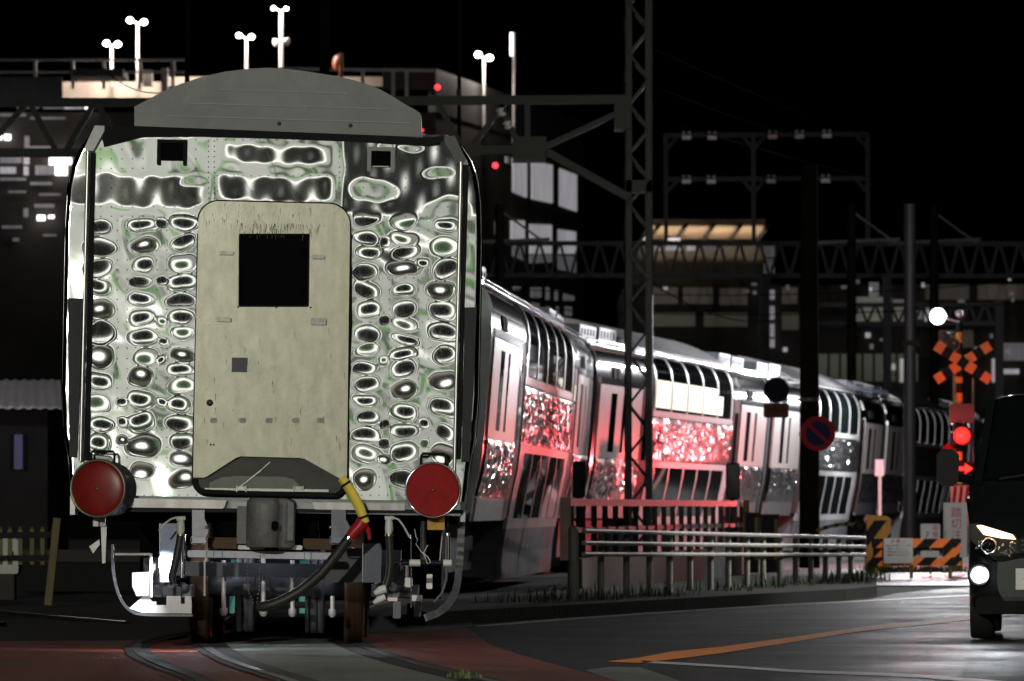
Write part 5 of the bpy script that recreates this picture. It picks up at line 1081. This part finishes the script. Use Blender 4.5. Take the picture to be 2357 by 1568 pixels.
for x,y in ((1580,311),(1639,311),(1778,309),(1840,308),(1903,307),(1580,412),(1637,412),(1775,411),(1900,410)):
    c = P(x,y,d-.15); mb = MB(); mb.box(c[0]-.13,c[0]+.13,d-.25,d-.1,c[2]-.14,c[2]-.02); br = mb.build('bracket', M['galv'], sf)
    for s_ in (-1,1): mb = MB(); mb.ball((c[0]+s_*.085,d-.3,c[2]+.06),.05,10,6); mb.build('insulator', M['galv'], br)
fg_ = thing('gantry_beam','long dark truss gantry beam far behind the train on the right','gantry beam',P(1735,600,d))
fbars([(1120,560,2700,562)],.14,d,fg_,'chord',L_); fbars([(1120,634,2700,636)],.14,d,fg_,'chord',L_)
lst = []
for k in range(28): x = 1130+k*46; lst.append((x,634,x+18,562)); lst.append((x+22,562,x+42,634))
fbars(lst,.08,d,fg_,'web_member',L_)
fbars([(1760,636,1760,900)],.3,d,fg_,'leg',L_); fbars([(2400,560,2400,1100)],.3,d,fg_,'leg',L_)
g3 = thing('gantry_beam','lower dark truss gantry beam crossing before the dim greenish windows','gantry beam',P(2000,700,140))
fbars([(1880,702,2300,702)],.12,140,g3,'chord',L_); fbars([(1880,745,2300,745)],.12,140,g3,'chord',L_); fbars([(1960+36*k,745,1978+36*k,702) for k in range(9)]+[(1980+36*k,702,1996+36*k,745) for k in range(9)],.07,140,g3,'web_member',L_); fbars([(2042,640,2042,900)],.22,140,g3,'leg',L_); fbars([(2300,690,2300,1000)],.22,140,g3,'leg',L_)

# ================================================================== STATION BUILDING (far right)
d = 176.0
sb_ = thing('station_building','long dark station building with a lit cream soffit and dim windows behind the train','station building',(P(1900,0,d)[0],d,0))
mb = MB(); a = P(1440,0,d); b = P(2600,0,d); mb.box(a[0],b[0],d+.1,d+14,0,P(0,655,d)[2]); mb.build('storeys', M['facade'], sb_)
mb = MB(); a = P(1470,520,d); b = P(1765,582,d); mb.box(a[0],b[0],d+1.2,d+10,P(0,655,d)[2],P(0,556,d)[2]); mb.build('upper_storey', M['facade'], sb_)
# sloping lit soffit
mb = MB(); a = P(1474,556,d); b = P(1752,556,d); zt_ = P(0,521,d)[2]; V = [(a[0],d+2.5,a[2]),(b[0]+.05,d+2.5,a[2]),(b[0]+.1,d-.5,zt_+.1),(a[0]+.4,d-.5,zt_+.1)]; V2 = [(x,y,z+.12) for x,y,z in V]; mb.add(V+V2,[(0,1,2,3),(7,6,5,4),(0,4,5,1),(1,5,6,2),(2,6,7,3),(3,7,4,0)]); sof = mb.build('soffit', M['cream'], sb_)
mb = MB()
for k in range(5): x = a[0]+.5+k*.95; mb.bar((x-.25,d+2.4,a[2]-.05),(x+.15,d-.5,zt_+.02),.09)
mb.build('soffit_rib', M['facade'], sof)
for k in range(4): lamp('SPOT','soffit_light',(a[0]+.6+k*1.1,d+.2,a[2]-.35),26,(1,.84,.66),.05,(a[0]+.6+k*1.1,d+1.0,zt_),135,.3)
for x0,y0,x1,y1,m_ in ((1480,546,1498,553,'wincold'),(1528,548,1566,554,'wincold'),(1508,565,1524,577,'wincold'),(1533,564,1567,577,'wincold'),(1581,565,1600,577,'wincold'),(1612,566,1628,577,'windim'),(1636,566,1660,577,'windim'),
    (1757,560,1783,592,'windim'),(1758,602,1783,640,'windim'),(1757,668,1783,690,'wincold'),(1758,705,1783,738,'wincold'),(1757,746,1783,776,'wincold'),(1758,781,1783,800,'wincold'),(1762,596,1778,600,'windim'),
    (1968,684,2052,700,'wingreen'),(1968,706,2050,743,'wingreen'),(2056,690,2080,742,'wingreen'),(2000,650,2022,684,'windim'),(2128,710,2142,742,'wincold'),(2110,715,2122,735,'windim'),
    (2071,826,2083,880,'wincold'),(2041,838,2060,852,'wincold'),(2305,850,2345,861,'wincold'),(1870,822,1880,850,'wincold'),(2283,826,2296,880,'wincold'),(2300,790,2400,830,'windim')):
    dd = d+.1 if y0 > 655 or x0 < 1700 else d+.1
    if y0 < 560 and x0 < 1700: dd = d+1.2
    rect(x0,y0,x1,y1,dd if y0 > 540 else dd, M[m_], sb_)
rs = random.Random(5)
for _ in range(34):
    x = rs.uniform(1500,2350); y = rs.choice([rs.uniform(765,880),rs.uniform(640,700)]); w_ = rs.uniform(4,16)
    if 1745 < x < 1795: continue
    rect(x,y,x+w_,y+rs.uniform(4,12),d+.1,M['wincold' if rs.random() < .18 else 'windim'],sb_)
for k in range(9): rect(1884+k*26,815,1904+k*26,878,d+.1,glow('faint_green_window',(.5,.52,.4),.035) if k == 0 else bpy.data.materials['faint_green_window'],sb_)
mb = MB()
for k in range(7): x = P(1757+k*4.3,0,d)[0]; mb.box(x-.012,x+.012,d-.14,d-.1,P(0,800,d)[2],P(0,560,d)[2])
mb.build('louvre', M['facade'], sb_)

for x0,y0,x1,y1 in ((1500,662,1560,700),(1572,662,1640,700),(1655,664,1720,702),(1500,720,1600,752),(1620,720,1720,752),(1800,662,1835,700),(1800,720,1838,760),(2130,655,2230,690),(2250,655,2357,690),(2150,760,2240,800)): rect(x0,y0,x1,y1,d+.1,bpy.data.materials.get('faint_facade_glow') or glow('faint_facade_glow',(.5,.42,.32),.016),sb_)  # glowing panels added so the unlit facade reads dim brown
for (a,b,lb) in (((1100,660,120),(2420,640,120),'highest of the faint wires strung before the station building'),((1100,700,118),(2420,690,118),'middle faint wire strung before the station building'),((1500,650,95),(1790,735,120),'short pale slanting wire right of the lattice mast')):
    pa = Vector(P(*a)); pb = Vector(P(*b)); pts = [pa.lerp(pb,t)+Vector((0,0,-.3*4*t*(1-t))) for t in np.linspace(0,1,14)]
    mb = MB(); mb.tube(pts,.013,6); tagit(mb.build('overhead_wire', M['wire']),lb,'wire')
for x,dd,lb in ((1150,120,'dark catenary pole just right of the end coach'),(1960,125,'dark catenary pole left of the thin pole by the signal'),(2150,130,'dark catenary pole behind the white floodlamp')):
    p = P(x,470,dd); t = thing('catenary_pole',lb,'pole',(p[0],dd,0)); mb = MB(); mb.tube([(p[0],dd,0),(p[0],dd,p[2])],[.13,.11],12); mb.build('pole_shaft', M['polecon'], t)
    mb = MB(); q = P(x,560,dd); mb.bar((p[0]-1.2,dd,q[2]),(p[0]+1.2,dd,q[2]+.1),.07); mb.bar((p[0]+1.1,dd,q[2]),(p[0],dd,q[2]+.8),.05); mb.build('cantilever_arm', M['lattice'], t)
for x,y in ((125,372),(15,318),(62,370),(98,502)): lamp('POINT','deck_room_light',P(x,y,168.6),7,(1,.95,.9),.1)
# ================================================================== BEHIND THE CAMERA: invented backdrop shaped for the reflections in the polished end wall
Y0 = -25.0
dp = thing('reflected_backdrop','made-up backdrop mirrored by the end wall, pale with a dark disc, glowing rings and ivy','reflection backdrop',(-4.5,Y0,0))
def ring_pts(cx,cz,rx,rz,n=40): return [(cx+rx*abs(math.cos(t))**.8*(1 if math.cos(t)>0 else -1), cz+rz*abs(math.sin(t))**.8*(1 if math.sin(t)>0 else -1)) for t in [2*math.pi*k/n for k in range(n)]]
def ring(mb, cx,cz,r0,r1,y0,y1,n=40):
    A = ring_pts(cx,cz,*r0,n); B = ring_pts(cx,cz,*r1,n); V = [(x,y1,z) for x,z in A]+[(x,y1,z) for x,z in B]+[(x,y0,z) for x,z in B]
    mb.add(V,[(k,(k+1)%n,n+(k+1)%n,n+k) for k in range(n)]+[(n+k,n+(k+1)%n,2*n+(k+1)%n,2*n+k) for k in range(n)])
mb = MB(); mb.box(-40,30,Y0-4,Y0,0,6.25); mb.box(-40,30,Y0-5,Y0-.05,7.9,34); mb.build('wall', M['backdropwall'], dp)  # wall of the invented backdrop
for nm,cl,nn,w0,w1,h0,h1 in (('grey_panel',(.22,.23,.22),26,.7,2.0,9.0,15),('pale_panel',(.78,.79,.74),16,.5,1.6,9,15),('dark_panel',(.06,.062,.06),12,.5,1.3,9.3,15.5),('green_panel',(.12,.34,.07),34,.7,2.4,9,14.5)):
    mb = MB()
    for k in range(nn): x = random.uniform(-20,11); z = random.uniform(h0,h1); mb.box(x,x+random.uniform(w0,w1),Y0-.049,Y0+random.uniform(.01,.05),z,z+random.uniform(.4,1.5))
    mb.build(nm, mat(nm,cl,.8,0,.15,.5), dp)
mb = MB(); mb.box(-40,30,Y0-5,Y0-3,6.25,7.9); mb.build('backdrop_recess', M['void'], dp)
ZP = 3.3
for cx in (-4.6,-10.4):
    mb = MB(); mb.prism(ring_pts(cx,ZP,2.3,1.75),Y0+.01,Y0+.03); po = mb.build('backdrop_disc', M['void'], dp)
    mb = MB(); ring(mb,cx,ZP,(2.3,1.75),(2.75,2.15),Y0,Y0+.1); mb.build('glow_ring', M['tube'], po) if cx > -6 else mb.build('backdrop_ring', mat('brown_backdrop_ring',(.22,.15,.10),.6,0,.2,3), po)  # glowing ring added as a white outline in the reflections
    if cx < -6: mb = MB(); mb.prism(ring_pts(cx,ZP,.85,.65),Y0+.04,Y0+.06); mb.build('glow_disc', M['tube'], po)
mb = MB(); ring(mb,1.2,ZP,(1.5,1.2),(2.0,1.65),Y0,Y0+.1); mb.build('glow_ring', M['tube'], dp)
mb = MB(); mb.box(-20,11,Y0-.049,Y0+.02,7.92,8.2); mb.build('glow_band', M['tube'], dp)
mb = MB()
for _ in range(9000):
    s_ = random.random()
    if s_ < .55:
        t_ = random.uniform(0,6.283); k_ = 1.0+random.random()**1.2*.28; q_ = ring_pts(-4.6,ZP,2.85*k_,2.25*k_,200)[int(t_/6.2832*200)%200]; x,z = q_
    elif s_ < .75:
        t_ = random.uniform(0,6.283); k_ = random.random()**.5; x,z = 1.2+1.45*k_*math.cos(t_),ZP+1.15*k_*math.sin(t_)
    else: x = random.uniform(-26,18); z = random.random()**1.7*1.0
    if z > 6.0: continue
    y = Y0+random.uniform(.13,.35); r = random.uniform(.07,.16); a = Vector((random.gauss(0,1),random.gauss(0,.5),random.gauss(0,1))).normalized()*r; b = a.cross(Vector((0,1,.3))).normalized()*r*.7
    c = Vector((x,y,z)); mb.add([c-a,c-b,c+a,c+b],[(0,1,2,3)])
tagit(mb.build('backdrop_ivy', M['backdrop_ivy']),'added ivy on the backdrop that puts green rings into the end wall reflection','climbing plant',kind='stuff')  # ivy put in for the green tint in the reflections
mb = MB(); mb.slab([(-36,-25),(26,-25),(26,-9),(-36,-9)],-.028,-.008); struct('backdrop_ground', mb, mat('pale_backdrop_ground',(.38,.38,.37),.8,0,.15,.6))  # unseen pale ground added for the end wall to reflect
for x,lb in ((-16.5,'added lamp lighting the left part of the backdrop'),(-4.5,'added lamp lighting the middle of the backdrop'),(7.5,'added lamp lighting the right part of the backdrop')):  # made-up lamps that brighten the backdrop wall
    t = thing('backdrop_lamp_post',lb,'lamp post',(x,Y0+9,0),group='added lamps before the backdrop'); mb = MB(); mb.tube([(x,Y0+9,0),(x,Y0+9,12.6)],.07,8); mb.build('post', M['galv'], t); mb = MB(); mb.bevbox(x-.3,x+.3,Y0+8.7,Y0+8.9,12.3,12.7,.05); mb.build('lamp_head', M['steel_grey'], t)
    lamp('SPOT','backdrop_light',(x,Y0+8.6,12.5),2250,(1,1,.94),.25,(x,Y0,7.0),140,.6)
# street lamp behind and left of the camera: the key light on the end coach
t = thing('street_lamp','tall street lamp behind the camera lighting the end coach','street lamp',(-11,-7,0)); mb = MB(); mb.tube([(-11,-7,0),(-11,-7,8.0),(-10.4,-6.7,8.5),(-9.6,-6.4,8.6)],.07,10); mb.build('post', M['galv'], t); mb = MB(); mb.box(-9.9,-9.2,-6.5,-6.2,8.5,8.62); mb.build('lamp_head', M['lampwhite'], t)
lamp('SPOT','street_lamp_light',(-9.5,-6.0,8.45),23000,(1,.975,.86),.25,(-1.7,33,1.6),32,.7)
# street lamp on the right, lighting the coaches and the fence
t = thing('street_lamp','street lamp outside the right edge lighting the trailing coaches','street lamp',(13,58,0)); mb = MB(); mb.tube([(13,58,0),(13,58,6.5),(12.4,58,6.9),(11.6,58,7)],.06,10); mb.build('post', M['galv'], t); mb = MB(); mb.box(11.3,11.9,57.9,58.1,6.9,7.0); mb.build('lamp_head', M['lampwhite'], t)
lamp('SPOT','street_lamp_light_side',(11.5,57.8,6.85),3600,(1,.96,.9),.2,(2.2,57,.3),40,.7)
t = thing('street_lamp','added unseen lamp outside the right edge that brightens the road, nearest to the van','street lamp',(7.2,29,0)); mb = MB(); mb.tube([(7.2,29,0),(7.2,29,6.6),(6.8,29,7),(6.2,29,7.1)],.06,10); mb.build('post', M['galv'], t); mb = MB(); mb.box(5.9,6.5,28.9,29.1,7.0,7.1); mb.build('lamp_head', M['lampwhite'], t)  # unseen lamp, added to brighten the road and its paint
lamp('SPOT','added_road_light',(6.1,29,6.95),1000,(1,.96,.9),.2,(2.2,37,0),75,.8)
lamp('POINT','added_coach_light',(9.0,107,3.6),1700,(.94,.96,1),.1)  # added to brighten the far half of the fourth coach, no lamp here
# crossing flood lamp and red lamps
lamp('POINT','crossing_flood_light',(8.3,88.0,4.6),2700,(.94,.95,1),.1)
lamp('POINT','added_coach_light',(7.9,96.5,4.8),1500,(.94,.96,1),.1)  # added to brighten the near half of the fourth coach, no lamp here
lamp('POINT','added_barrier_light',(9.2,66,5.2),1000,(1,.95,.9),.15)  # added to brighten the barrier boards and crossbuck, no lamp here
lamp('POINT','house_yard_light',(-9.5,75,5.2),110,(.95,.93,1),.15)
c = P(2214,1003,84.3); lamp('POINT','red_signal_light',c,45,(1,.05,.06),.12)
lamp('POINT','red_wash_light',(7.6,91.0,1.2),820,(1,.09,.10),.12)  # added red wash on the coaches, no lamp stands here
# van lamps
lamp('SPOT','fog_lamp_light',(VX-.635,VY-.05,.495),12,(.85,.93,1),.05,(3.3,29,-.1),90,.8)
lamp('SPOT','head_lamp_light',(VX-.50,VY-.05,.80),85,(.9,.95,1),.05,(2.9,27.5,0),34,.8)
for q_ in ((-.57,1.62,.86,7),(.57,1.62,.86,5),(-.1,1.1,.82,6)): lamp('POINT','added_wheel_light',Matrix.Translation((OX,OY,0)) @ Matrix.Rotation(ROLL,4,'Y') @ Vector(q_[:3]),q_[3],(.88,.9,1),.04)  # added lights that pick out the wheels, no lamps there
# added spot that brightens the white plate under the end coach, no lamp there
u,v = L(350,1330,.4); m4 = Matrix.Translation((OX,OY,0)) @ Matrix.Rotation(ROLL,4,'Y')
lamp('SPOT','added_plate_light',m4 @ Vector((L(375,1340,.3)[0],.12,.60)),40,(.9,.93,1),.04,m4 @ Vector((L(385,1395,.6)[0],.62,.30)),120,.4)
